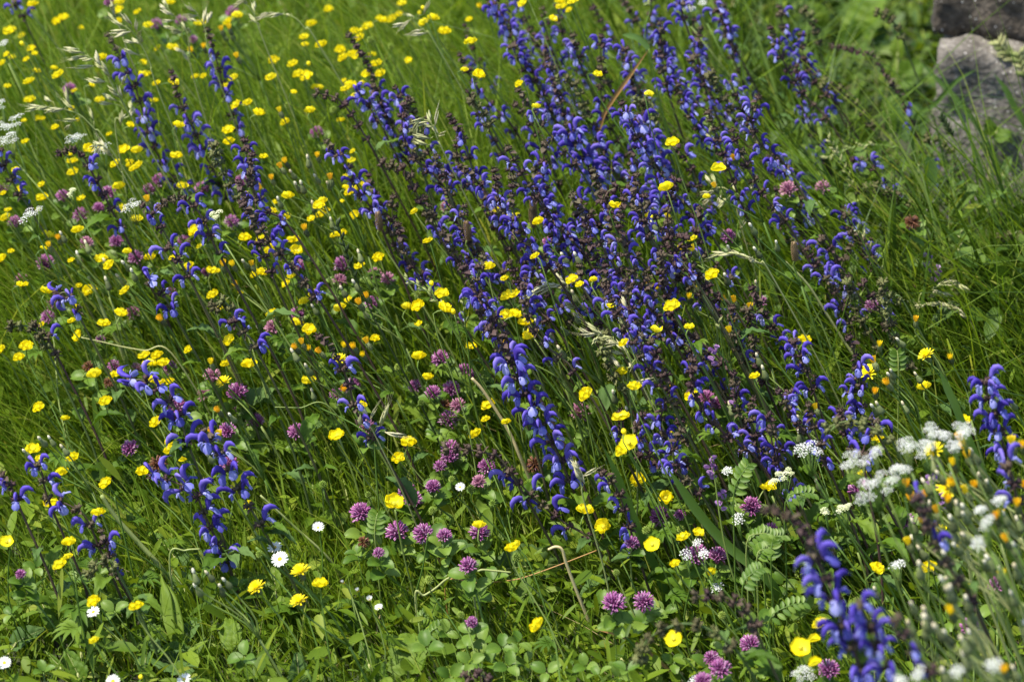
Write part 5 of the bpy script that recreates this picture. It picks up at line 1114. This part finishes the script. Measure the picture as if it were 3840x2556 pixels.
# ================================================================== single stalks, blades and dry stems
def ribbon(base, P, w, mat, seg=20, thick=.0006):
    mb = MB(); C = bez(P, seg); V = []; F = []
    for i, p in enumerate(C):
        t = (C[min(i + 1, seg)] - C[max(i - 1, 0)]).normalized(); s = t.cross(Vector((0.15, -1, .35))).normalized(); n = s.cross(t).normalized()
        f = i / seg; ww = w * .45 * min(1, (1 - f) * 4 + .06) * min(1, f * 8 + .5)
        V += [p + s * ww - base + n * ww * .3, p - base, p - s * ww - base + n * ww * .3]
    for i in range(seg):
        for k in range(2): F.append((i * 3 + k, i * 3 + k + 1, i * 3 + k + 4, i * 3 + k + 3))
    mb.add(V, F); return mb.mesh('blade', [mat])
ST = [ # cell, points from the free end down, h, kind, width, material, label
 (13, [(945, 340), (1000, 600), (1060, 850)], .48, 'stalk', .0028, 'stem', 'green grass stem that carries the snapped blade'),
 (13, [(760, 240), (860, 260), (945, 335)], .49, 'blade', .009, 'bladeobj', 'green blade tip arching from the snapped grass'),
 (13, [(945, 340), (800, 540), (650, 760), (610, 860), (570, 975)], .48, 'blade', .006, 'tanobj', 'snapped grass blade turning brown and hanging into the sage'),
 (21, [(610, 340), (660, 440), (730, 620), (830, 830), (890, 990)], .26, 'stalk', .0055, 'pale_stem', 'thick pale green stem leaning bare in the grass'),
 (33, [(250, 655), (300, 635), (345, 655), (375, 750), (450, 950), (540, 1180), (610, 1400)], .14, 'stalk', .0040, 'strawobj', 'broken straw coloured stalk bent over at its top'),
 (32, [(1760, 812), (1640, 800), (1540, 800), (1500, 880)], .12, 'stalk', .0028, 'pale_stem', 'pale green stalk lying level over the turf'),
 (32, [(1530, 870), (1440, 838), (1330, 850), (1240, 920), (1160, 970), (1100, 982)], .12, 'stalk', .0026, 'pale_stem', 'pale curled tendril looping over the turf'),
 (32, [(2350, 660), (2120, 750), (1900, 830), (1767, 865), (1530, 885), (1310, 892)], .12, 'stalk', .0016, 'tanobj', 'thin brown dead stem lying across the turf'),
 (33, [(560, 1200), (750, 1250), (890, 1320), (1000, 1410), (1150, 1560)], .10, 'blade', .004, 'tanobj', 'reddish brown dead blade slanting over the turf'),
 (33, [(640, -40), (700, 90), (750, 220), (850, 470), (960, 720), (1000, 800)], .24, 'blade', .011, 'bladeobj', 'broad bright grass blade before the buttercups'),
 (33, [(1080, 100), (1160, 220), (1300, 420), (1500, 640), (1767, 860)], .22, 'blade', .012, 'bladeobj', 'broad dark grass blade slanting behind a pink clover'),
 (32, [(960, 380), (1010, 650), (1090, 980), (1100, 1400), (1120, 1480)], .16, 'stalk', .0026, 'stem', 'dark green forked stalk under the two tall clovers'),
 (32, [(1190, 540), (1150, 780), (1100, 960), (1090, 1020)], .15, 'stalk', .0022, 'stem', 'side shoot joining the dark forked stalk'),
 (31, [(700, 280), (800, 430), (960, 610), (1140, 820)], .16, 'stalk', .006, 'pale_stem', 'thick pale sage stem lying over wrinkled leaves'),
 (31, [(790, 290), (850, 530), (930, 850), (1040, 1030), (1250, 1260)], .17, 'stalk', .0026, 'stem', 'long green stalk leaning across the broad leaves'),
 (32, [(0, 640), (200, 820), (450, 1030), (900, 1300)], .13, 'stalk', .004, 'stem', 'long green stalk lying behind the daisy pair'),
 (32, [(30, 280), (260, 490), (530, 750), (800, 980)], .15, 'stalk', .003, 'pale_stem', 'pale jointed stalk leaning behind the lone daisy'),
 (22, [(1490, 1040), (1570, 1130), (1700, 1330), (1767, 1450), (1830, 1600)], .24, 'stalk', .0045, 'strawobj', 'straw coloured stalk under the vivid sage spike'),
 (21, [(560, 760), (700, 790), (850, 825), (1000, 850), (1180, 865)], .23, 'stalk', .0020, 'pale_stem', 'thin pale stalk crossing level behind the thick bare stem'),
 (22, [(130, 1240), (300, 1245), (520, 1250)], .22, 'stalk', .0016, 'stem', 'thin green tendril crossing level among clovers'),
 (23, [(1200, 180), (1290, 420), (1400, 640), (1450, 960)], .38, 'stalk', .0034, 'stem', 'forked green hawksbeard stem without leaves'),
 (23, [(990, 60), (1040, 330), (1110, 520), (1130, 620), (1230, 800), (1370, 880)], .37, 'stalk', .0036, 'stem', 'dark stem crossing in front of a buttercup'),
 (23, [(1110, 580), (1250, 800), (1400, 900), (1560, 1200), (1650, 1400)], .30, 'stalk', .0034, 'stem', 'sturdy green stem leaning among hawksbeard'),
 (24, [(0, 830), (110, 1000), (250, 1160), (400, 1300), (520, 1440)], .28, 'stalk', .0040, 'stem', 'sturdy green stem below the hooded sage flowers'),
 (24, [(120, 240), (270, 390), (400, 590), (520, 780), (620, 940)], .32, 'stalk', .0040, 'pale_stem', 'sturdy pale stem crossing behind the sage flowers'),
 (24, [(1180, 980), (1240, 1120), (1330, 1330)], .30, 'blade', .010, 'bladeobj', 'upright blunt green blade behind a buttercup'),
 (14, [(1440, 480), (1300, 560), (1150, 720), (1000, 860)], .32, 'blade', .008, 'bladeobj', 'long green blade arching across the wall'),
 (14, [(1560, 510), (1640, 620), (1700, 740), (1790, 900)], .32, 'blade', .011, 'bladeobj', 'pale green blade curving down the wall'),
 (14, [(430, 630), (330, 730), (180, 890), (20, 1060)], .36, 'blade', .005, 'bladeobj', 'straight pale grass blade slanting across the bank'),
 (14, [(1040, 420), (1180, 560), (1330, 720), (1480, 930)], .32, 'blade', .009, 'bladeobj', 'dark green blade crossing before the wall'),
 (14, [(1390, 0), (1430, 480), (1470, 900), (1500, 1050)], .36, 'stalk', .0030, 'stem', 'straight green stalk standing against the wall'),
 (14, [(1460, 160), (1510, 420), (1550, 560), (1560, 820)], .34, 'stalk', .0026, 'stem', 'second thin green stalk against the wall'),
 (24, [(1470, 140), (1560, 300), (1640, 500), (1700, 700)], .24, 'blade', .009, 'bladeobj', 'bright green blade beside the dock leaf'),
 (24, [(1200, -20), (1300, 90), (1430, 180), (1500, 420)], .28, 'blade', .010, 'bladeobj', 'broad green blade over the leafy bank'),
 (31, [(1380, 650), (1280, 660), (1170, 720)], .13, 'stalk', .0024, 'pale_stem', 'pale stalk arching over the wrinkled sage leaf'),
]
for rc, pts, h, k, w, mk, lab in ST:
    P = px_path(rc, pts, h, top=min(range(len(pts)), key=lambda i: pts[i][1]))
    hang = P[-1].z > .02 and pts[-1][1] < pts[0][1] + 60
    if mk == 'tanobj' and rc == 13 or lab.startswith('green blade tip'): full = P
    elif max(p.z for p in P) - min(p.z for p in P) < .05 and h < .2: full = P + [P[-1] + Vector((.01, 0, -P[-1].z - .01))]
    else: full = root_path(P)
    base = full[-1].copy(); up = list(reversed(full))
    t = thing('wide_blade' if k == 'blade' else 'stalk', base, k, lab, 'blade' if k == 'blade' else 'stalk', None, key=P[len(P) // 2], h=h)
    if k == 'stalk': pt('stem', stem_mesh(base, up, w * .55, w * .38, M[mk], 6, 6 * len(up)), t, base)
    else: pt('blade', ribbon(base, up, w, M[mk]), t, base)

# ================================================================== broad leaves
def leaf_mesh(kind, seed):
    rr = random.Random(seed); mb = MB(); nu, nv = 24, 10
    def f(u, v):
        s = (v - .5) * 2
        if kind == 'lance': w = .11 * math.sin(math.pi * min(.985, u ** .85 * .93 + .06)) ** .9
        elif kind == 'broad': w = .30 * math.sin(math.pi * min(.97, u ** .75 * .90 + .08)) ** .7
        elif kind == 'round': w = .44 * math.sin(math.pi * min(.95, u ** .7 * .85 + .10)) ** .6
        else: w = .20 * math.sin(math.pi * min(.98, u ** .8 * .92 + .06)) ** .8
        if kind in ('broad', 'round'): w *= 1 + .07 * math.sin(u * 46) * abs(s) + .18 * mnoise.noise(Vector((u * 3, (s > 0) * 5, seed * 1.7)))                 # scalloped rim
        x = u - (.0 if kind != 'round' else .12 * abs(s) * (1 - u))
        z = -.22 * u * u + .09 * u + abs(s) * w * .28
        if kind == 'lance': z += .012 * math.cos(s * 9.4)                                           # lengthwise ribs
        else: z += .010 * math.sin(u * 34 - abs(s) * 7) * (1 - abs(s) * .4) * (2.0 if kind != 'smooth' else .4) + .030 * mnoise.noise(Vector((u * 9 + seed, s * 4, seed)))
        z += .13 * mnoise.noise(Vector((u * 2.2, s * 1.2, seed * 3.1)))
        return (x, s * w, z)
    sheet(mb, f, nu, nv)
    return mb
LM = {}
for kind, mk in (('lance', 'leaf'), ('broad', 'leaf'), ('broad', 'leaf_grey'), ('round', 'leaf'), ('round', 'leaf_grey'), ('smooth', 'leaf'), ('smooth', 'leaf_grey'), ('lance', 'leaf_grey')):
    LM[(kind, mk)] = []
    for s in range(4):
        mb = leaf_mesh(kind, 90 + s * 3); LM[(kind, mk)].append(mb.mesh('leaf_blade', [M[mk]]))
mb = MB(); tube(mb, [(0, 0, -.004), (.35, 0, .008), (.7, 0, -.048), (.97, 0, -.12)], [.012, .010, .007, .003], 4); MIDRIB = mb.mesh('midrib', [M['pale_stem']])
LV = [ # cell, foot, tip, height of foot, kind, material, label
 (31, (450, 1310), (230, 930), .05, 'lance', 'leaf', 'long ribbed plantain leaf standing by the dry turf'),
 (31, (1225, 1330), (1140, 830), .05, 'lance', 'leaf', 'upright pale ribbed plantain leaf under the low sage'),
 (31, (565, 1420), (535, 1130), .04, 'lance', 'leaf', 'narrow upright plantain leaf in the near turf'),
 (31, (450, 1500), (310, 1350), .03, 'lance', 'leaf', 'short plantain leaf against a longer one'),
 (31, (1230, 740), (1060, 520), .07, 'broad', 'leaf', 'wrinkled sage leaf under the thick pale stem'),
 (31, (1200, 800), (1520, 700), .05, 'broad', 'leaf_grey', 'broad wrinkled sage leaf spreading by the low sage spike'),
 (31, (1300, 960), (1180, 780), .05, 'broad', 'leaf_grey', 'wrinkled sage leaf beside the upright plantain'),
 (31, (940, 340), (900, 170), .10, 'broad', 'leaf', 'upright broad leaf behind buttercups'),
 (31, (880, 520), (860, 380), .10, 'broad', 'leaf', 'yellow green leaf behind the leaning stalk'),
 (31, (610, 860), (520, 700), .06, 'round', 'leaf', 'dark round leaf under the withering sage'),
 (31, (1100, 1300), (900, 1210), .04, 'round', 'leaf', 'rounded wrinkled leaf on the turf near a buttercup'),
 (31, (1260, 1280), (1360, 1130), .04, 'round', 'leaf_grey', 'serrated rounded leaf beside the plantain'),
 (31, (1100, 1400), (1330, 1500), .03, 'broad', 'leaf_grey', 'grey green lobed leaf low in the turf'),
 (31, (1620, 1340), (1560, 1120), .04, 'broad', 'leaf', 'serrated yellow green leaf by the near turf'),
 (31, (60, 1330), (280, 1190), .03, 'broad', 'leaf_grey', 'curled dull wrinkled leaf on the dry turf'),
 (31, (60, 1060), (130, 930), .04, 'round', 'leaf', 'green leaf in shade by the purple bud'),
 (31, (560, 1560), (460, 1350), .03, 'broad', 'leaf', 'broad leaf behind the narrow plantain'),
 (31, (700, 1200), (850, 1130), .04, 'broad', 'leaf', 'flat leaf under a buttercup'),
 (31, (1000, 1480), (1010, 1330), .03, 'broad', 'leaf_grey', 'wrinkled leaf low at the turf edge'),
 (32, (150, 1030), (110, 780), .05, 'broad', 'leaf', 'tall leaf under the daisy pair'),
 (32, (440, 850), (400, 710), .06, 'round', 'leaf', 'rounded leaf behind the yellow hawksbeard'),
 (32, (740, 1160), (540, 1030), .05, 'round', 'leaf', 'broad fresh green leaf below the small daisies'),
 (32, (300, 1640), (290, 1390), .03, 'broad', 'leaf_grey', 'serrated grey green leaf standing in the near turf'),
 (32, (800, 1500), (720, 1290), .03, 'smooth', 'leaf', 'smooth oblong leaf in the near turf'),
 (32, (860, 1620), (850, 1420), .03, 'broad', 'leaf', 'yellow green leaf beside the smooth oblong one'),
 (32, (1050, 1500), (1040, 1230), .03, 'round', 'leaf', 'large dark leaf behind the forked stalk'),
 (32, (60, 1600), (120, 1500), .02, 'round', 'leaf', 'bright leaf at the turf edge'),
 (32, (1070, 260), (1030, -20), .13, 'broad', 'leaf', 'tall dark leaf behind the upper buttercup'),
 (32, (410, 380), (370, 90), .12, 'broad', 'leaf', 'dark wrinkled leaf among grass behind the lone daisy'),
 (32, (90, 880), (40, 830), .05, 'round', 'leaf', 'small leaf in the dark by the daisy pair'),
 (33, (-120, 800), (330, 740), .07, 'broad', 'leaf_grey', 'large textured leaf under the broken stalk'),
 (33, (30, 980), (260, 920), .05, 'broad', 'leaf', 'green leaf lying under the large textured leaf'),
 (33, (880, 330), (860, 120), .14, 'round', 'leaf', 'dark broad leaf behind the buttercups'),
 (33, (470, 690), (400, 480), .12, 'round', 'leaf', 'dark leaf in shade under the buttercup with heart shaped petals'),
 (33, (800, 1440), (720, 1380), .04, 'broad', 'leaf', 'dark leaf in the near turf under a clover'),
 (33, (1700, 1180), (1767, 1110), .06, 'round', 'leaf', 'pale oval leaf by the blurred spent spike'),
 (33, (1540, 1000), (1610, 930), .08, 'broad', 'leaf', 'yellow green leaf near the tiny white umbel'),
 (34, (520, 740), (480, 330), .10, 'round', 'leaf', 'large yellow green leaf behind the nodding dark sage'),
 (24, (1700, 1060), (1790, 600), .05, 'round', 'leaf', 'large dark dock leaf standing by the outer grass'),
 (24, (1270, 1400), (1240, 1150), .10, 'broad', 'leaf', 'broad pale leaf behind a cupped buttercup'),
 (24, (1420, 620), (1390, 390), .08, 'broad', 'leaf', 'dark leaf in shade before the wall'),
 (24, (1350, 400), (1340, 220), .10, 'broad', 'leaf_grey', 'grey wrinkled leaf by the pale dry stalk'),
 (24, (1680, 560), (1720, 380), .08, 'broad', 'leaf_grey', 'grey green leaf above the dock leaf'),
 (24, (130, 500), (90, 380), .14, 'broad', 'leaf_grey', 'wrinkled leaf behind the sturdy pale stem'),
 (24, (200, 470), (190, 380), .14, 'smooth', 'leaf', 'smooth pale leaf beside a wrinkled one'),
 (14, (640, 240), (760, -80), .14, 'round', 'leaf', 'large pale burdock leaf at the back'),
 (14, (560, 330), (820, 190), .12, 'round', 'leaf', 'broad dark burdock leaf at the back by the wall'),
 (14, (900, 560), (1060, 440), .10, 'round', 'leaf', 'bright leaf in the gap before the wall'),
 (14, (440, 880), (560, 780), .12, 'round', 'leaf', 'round leaf in the leafy bank'),
 (14, (620, 900), (720, 1010), .12, 'round', 'leaf', 'bright low leaf behind spent sage stalks'),
 (14, (300, 900), (360, 820), .12, 'broad', 'leaf', 'pale leaf low in the bank'),
 (14, (1200, 980), (1290, 900), .10, 'smooth', 'leaf', 'pointed leaf at the foot of the wall'),
 (14, (1320, 980), (1400, 930), .08, 'smooth', 'leaf', 'second pointed leaf at the foot of the wall'),
 (13, (1440, 330), (1440, 160), .25, 'broad', 'leaf', 'pale green leaf behind the violet sage'),
 (13, (1380, 1080), (1430, 960), .22, 'broad', 'leaf', 'pale leaf behind the upright rye ear'),
 (13, (1700, 900), (1767, 700), .15, 'broad', 'leaf', 'green leaf under the fringe of the sage patch'),
 (21, (470, 1230), (440, 1080), .10, 'broad', 'leaf_grey', 'grey wrinkled leaf behind a small buttercup'),
 (21, (290, 1130), (280, 950), .12, 'broad', 'leaf', 'shaded broad leaf under the large buttercup'),
 (21, (400, 1300), (330, 1180), .09, 'round', 'leaf', 'rounded leaf beside the grey wrinkled one'),
]
rl = random.Random(33)
for _ in range(34):
    u, v = rl.uniform(150, 1650), rl.uniform(-40, 1500)
    if u > 1080 and v < 850: continue
    L = rl.uniform(110, 260); a = rl.uniform(-.9, .9)
    LV.append((14, (u, v), (u + L * math.sin(a), v - L * math.cos(a)), rl.uniform(.12, .2), rl.choice(['broad', 'round', 'smooth', 'lance']), rl.choice(['leaf', 'leaf', 'leaf_grey']), ''))
for i, (rc, a, b, h, kind, mk, lab) in enumerate(LV):
    p0 = at_z(*tile(rc, *a), h); d0 = ray(*tile(rc, *b))
    p1 = at_y(*tile(rc, *b), p0.y)
    if p1.z < .01: p1.z = .02
    low = h < .16 and rc >= 21
    if low: p0 = at_z(*tile(rc, *a), .04); p1 = at_z(*tile(rc, *b), max(.05, min(.15, at_y(*tile(rc, *b), p0.y).z * R.uniform(.7, .95))))
    # the blade leans back from the eye a little, as leaves of a rosette do
    ax = (p1 - p0) + Vector((0, (p1 - p0).length * (0 if low else R.uniform(.1, .5)), 0)); Ln = (p1 - p0).length * 1.06; ax.normalize()
    nrm = Vector((R.uniform(-.6, .4), R.uniform(-.9, -.2), .75)); nrm = (nrm - ax * nrm.dot(ax)).normalized()
    rot = Matrix((ax, nrm.cross(ax), nrm)).transposed()
    base = Vector((p0.x - ax.x * .01, p0.y, gz(p0.x, p0.y) - .008))
    t = thing('broad_leaf', base, 'leaf', lab, 'leaf', 'broad leaves in the sward', key=(p0 + p1) / 2, h=h)
    t['pose'] = {'lance': 'narrow ribbed', 'broad': 'wrinkled', 'round': 'rounded', 'smooth': 'smooth oblong'}[kind] + (' grey green' if mk == 'leaf_grey' else ' green') + (' large' if Ln > .11 else '') + ' leaf on the bank'
    o = pt('leaf_blade', LM[(kind, mk)][i % 4], t, p0, rot, Ln); sub('midrib', MIDRIB, o)
    pt('stem', stem_mesh(base, [base, base.lerp(p0, .6) - ax * .004, p0 + ax * .01], .002, .0014, M['pale_stem'], 5, 5), t, base)

# ================================================================== vetch leaves, vetch flowers, plantain heads
VL = [(32, (1270, 990), (1160, 1250), .09, 'pinnate vetch leaf under the dead brown stem'), (32, (1180, 1260), (1330, 1190), .07, 'pinnate vetch leaf low by the clover leaves'), (33, (1530, 280), (1640, 60), .22, 'upright pinnate vetch leaf by the withered vetch'),
      (33, (1620, 610), (1790, 550), .18, 'pinnate vetch leaf beside the broad dark blade'), (33, (1590, 920), (1730, 780), .15, 'pinnate vetch leaf above the blurred spent spike'), (34, (10, 1140), (260, 1020), .12, 'pinnate vetch leaf by the pale forked blade'),
      (34, (-30, 640), (110, 560), .16, 'short pinnate vetch leaf beside dark seed plumes'), (34, (120, 330), (320, 270), .20, 'pinnate vetch leaf under the fluffy cream umbel'), (34, (20, 720), (30, 590), .15, 'small pinnate vetch leaf by a clover'),
      (22, (820, 1540), (850, 1390), .20, 'upright pinnate vetch leaf behind clovers'), (32, (820, 560), (840, 400), .14, 'upright pinnate vetch leaf between clover heads'), (24, (900, 1000), (890, 850), .24, 'pinnate vetch leaf behind hawksbeard'), (33, (1690, 720), (1767, 660), .17, 'second pinnate leaf by the dark blade'), (32, (1240, 1130), (1110, 1160), .07, 'lowest pinnate vetch leaf by the forked stalk')]
mb = MB()
def _vl(u, v):
    s = (v - .5) * 2; w = .0042 * math.sin(math.pi * min(.96, .08 + .88 * u)) ** .8
    return (.001 + .0150 * u, s * w, abs(s) * w * .3 - .002 * u * u)
sheet(mb, _vl, 5, 4); VLF = mb.mesh('leaflet', [M['clover_leaf']])
for rc, a, b, h, lab in VL:
    p0 = at_z(*tile(rc, *a), h); p1 = at_y(*tile(rc, *b), p0.y + .01)
    if p1.z < .02: p1.z = .02
    base = Vector((p0.x + .01, p0.y, -.01)); t = thing('vetch_leaf', base, 'vetch_leaf', lab, 'leaf', 'pinnate vetch leaves', key=(p0 + p1) / 2, h=h)
    C = bez([p0, p0.lerp(p1, .5) + Vector((0, 0, .006)), p1], 14)
    pt('stem', stem_mesh(base, [base, base.lerp(p0, .6), p0, p0.lerp(p1, .5) + Vector((0, 0, .006)), p1], .0011, .0005, M['stem'], 4, 14), t, base)
    n = 7; ax = (p1 - p0).normalized(); nrm = Vector((-.2, -.7, .7)); nrm = (nrm - ax * nrm.dot(ax)).normalized(); sd = nrm.cross(ax)
    s = (p1 - p0).length / .085
    for i in range(n):
        q = C[2 * i + 1]
        for sg in (-1, 1):
            x = (sd * sg + ax * .45 + nrm * R.uniform(-.1, .25)).normalized(); nn = (nrm - x * nrm.dot(x)).normalized()
            pt('leaflet', VLF, t, q, Matrix((x, nn.cross(x), nn)).transposed(), min(1.5, max(.75, s)) * R.uniform(.85, 1.1) * (1 - .03 * i))
mb = MB()
for i in range(3):
    def f(u, v):
        s = (v - .5) * 2; w = .0042 * math.sin(math.pi * min(.93, .15 + .78 * u)); a = (-.9, 0, .9)[i]
        return (s * w * math.cos(a) + .001 * math.sin(a), s * w * math.sin(a) + (i - 1) * .001, .011 * u)
    sheet(mb, f, 4, 3)
VF = mb.mesh('flower', [M['vetch']])
for rc, u, v, n, h, lab in ((24, 1105, 230, 5, .27, 'small purple vetch flower cluster by the leafy bank'), (24, 1170, 320, 8, .26, 'pale purple vetch flower touching the bent grass head'), (23, 1390, 870, 6, .29, 'pale lilac vetch flower behind hawksbeard'), (23, 1540, 1160, 9, .27, 'faded lilac vetch spike beside a clover'), (33, 1375, 80, 9, .24, 'dark purple vetch spike by the pinnate leaf'), (33, 1440, 300, 6, .2, 'withered tan and purple vetch flower'), (24, 1210, 600, 5, .2, 'withered vetch pod cluster under the hoop of grass'), (34, 1130, 150, 9, .3, 'lilac vetch flower spike behind white umbels'), (34, 1200, 300, 6, .28, 'lilac vetch flower among cream hawksbeard buds')):
    P = at_z(*tile(rc, u, v), h); base = lean_base(P, .3, .02)
    t = thing('purple_vetch', base, 'vetch', lab, 'flower', 'purple vetch flowers', key=P, h=h)
    stem_to(P + Vector((0, 0, .012)), base, .0012, .0008, M['stem'], t)
    for i in range(n):
        a = i * 2.4; d = Vector((math.cos(a), math.sin(a) - .3, .3)); pt('flower', VF, t, P + Vector((R.uniform(-.002, .002), 0, (i / n - .5) * .026)), frame(d, (0, 0, 1)), R.uniform(.5, .75))
mb = MB()
for i in range(150):
    z = i / 150; a = i * 2.39996; r = .0034 * math.sin(math.pi * (.12 + .8 * z)) ** .5; p = Vector((r * math.cos(a), r * math.sin(a), z * .024))
    tube(mb, [p, p + Vector((math.cos(a) * .0012, math.sin(a) * .0012, .0008))], [.0008, .0003], 3)
tube(mb, [(0, 0, 0), (0, 0, .012), (0, 0, .024)], [.002, .0032, .001], 6); PLH = mb.mesh('seed_head', [M['plantain']])
for rc, u, v, h, lab in ((22, 1470, 60, .38, 'brown plantain head in front of blue sage'), (24, 190, 200, .35, 'brown plantain head beside hawksbeard bud'), (13, 155, 1450, .38, 'dark plantain head by a buttercup'), (12, 860, 1560, .36, 'cream flowering plantain head near buttercups'), (13, 150, 1540, .37, 'brown plantain head touching a buttercup')):
    P = at_z(*tile(rc, u, v + 30), h - .01); base = lean_base(P, .35, .02); d = Vector((-.12, -.1, 1))
    t = thing('plantain', base, 'plantain', lab, 'seed head', 'plantain heads', key=P, h=h)
    stem_to(P, base, .0013, .0010, M['stem'], t, d); pt('seed_head', PLH, t, P, frame(d), 1.05)

# ================================================================== labels that tell the look-alikes apart
NEAR = {'sage': 'blue sage', 'spent_sage': 'spent sage', 'clover': 'pink clover', 'umbel': 'a white umbel', 'daisy': 'a daisy', 'hawksbeard': 'hawksbeard', 'oat': 'oat grass', 'rye': 'a grass ear', 'leaf': 'a broad leaf', 'seed_head': 'a seed head', 'vetch': 'purple vetch', 'vetch_leaf': 'a pinnate leaf', 'buttercup': 'a buttercup', 'wall': 'the wall', 'stalk': 'a bare stalk', 'blade': 'a wide blade', 'clover_leaf': 'a clover leaf', 'plantain': 'a plantain head'}
pxs = [to_px(q['key']) for q in THINGS]
arr = np.array(pxs)
def ground_zone(q):
    h = q['h']
    return 'low in the turf' if h < .16 else ('knee high in the grass' if False else ('in the mid grass' if h < .30 else ('in the long grass' if h < .40 else 'at the back in the tallest grass')))
used = {}
for i, q in enumerate(THINGS):
    o = q['o']
    if o['label']: used[o['label']] = used.get(o['label'], 0) + 1
def neighbours(i, own, n=3):
    d = np.hypot(arr[:, 0] - arr[i, 0], arr[:, 1] - arr[i, 1]); out = []
    for j in np.argsort(d)[1:]:
        k = THINGS[j]['kind']
        if k in (own, 'clover_leaf') or k in out: continue
        out.append(k)
        if len(out) == n: break
    return [NEAR[k] for k in out]
for i, q in enumerate(THINGS):
    o = q['o']; k = q['kind']
    if o['label']: 
        if 'pose' in o: del o['pose']
        continue
    pose = o.get('pose', '')
    if k == 'buttercup':
        head = {'bud': 'closed yellow buttercup bud', 'face': 'wide open buttercup turned to show its centre', 'left': 'buttercup tipped on its side', 'open': 'broad open yellow buttercup', 'seedy': 'buttercup with fallen petals', 'cup': 'deep cupped buttercup', 'low': 'low buttercup'}.get(pose, 'yellow buttercup')
    elif k == 'clover': head = {'pale': 'pale pink fading clover head', 'brown': 'brown withered clover head'}.get(pose, 'purple pink clover head')
    elif k == 'hawksbeard':
        a, b = (int(x) for x in pose.split(','))
        num = ['no', 'one', 'two', 'three', 'four', 'five']
        head = 'hawksbeard with ' + (f'{num[a]} yellow head{"s" if a > 1 else ""}' if a else '') + (' and ' if a and b else '') + (f'{num[b]} closed bud{"s" if b > 1 else ""}' if b else '')
    elif k in ('sage', 'spent_sage', 'leaf'): head = pose
    elif k == 'seed_head': head = 'spiky green buttercup seed head'
    elif k == 'clover_leaf': head = 'three part clover leaf'
    else: head = k
    nb = neighbours(i, k, 6)
    cands = [f'{head} by {nb[0]}', f'{head} between {nb[0]} and {nb[1]}']
    cands += [f'{head} near {nb[a]} and {nb[b]}' for a in range(5) for b in range(a + 1, 5)]
    cands += [f'{head} amid {nb[0]}, {nb[a]} and {nb[b]}' for a in range(1, 6) for b in range(a + 1, 6)]
    cands += [f'{head} by {nb[a]} {ground_zone(q)}' for a in range(4)]
    cands = [c for c in cands if len(c.split()) <= 16]
    lab = next((c for c in cands if c not in used), cands[0])
    used[lab] = used.get(lab, 0) + 1
    o['label'] = lab
    if 'pose' in o: del o['pose']
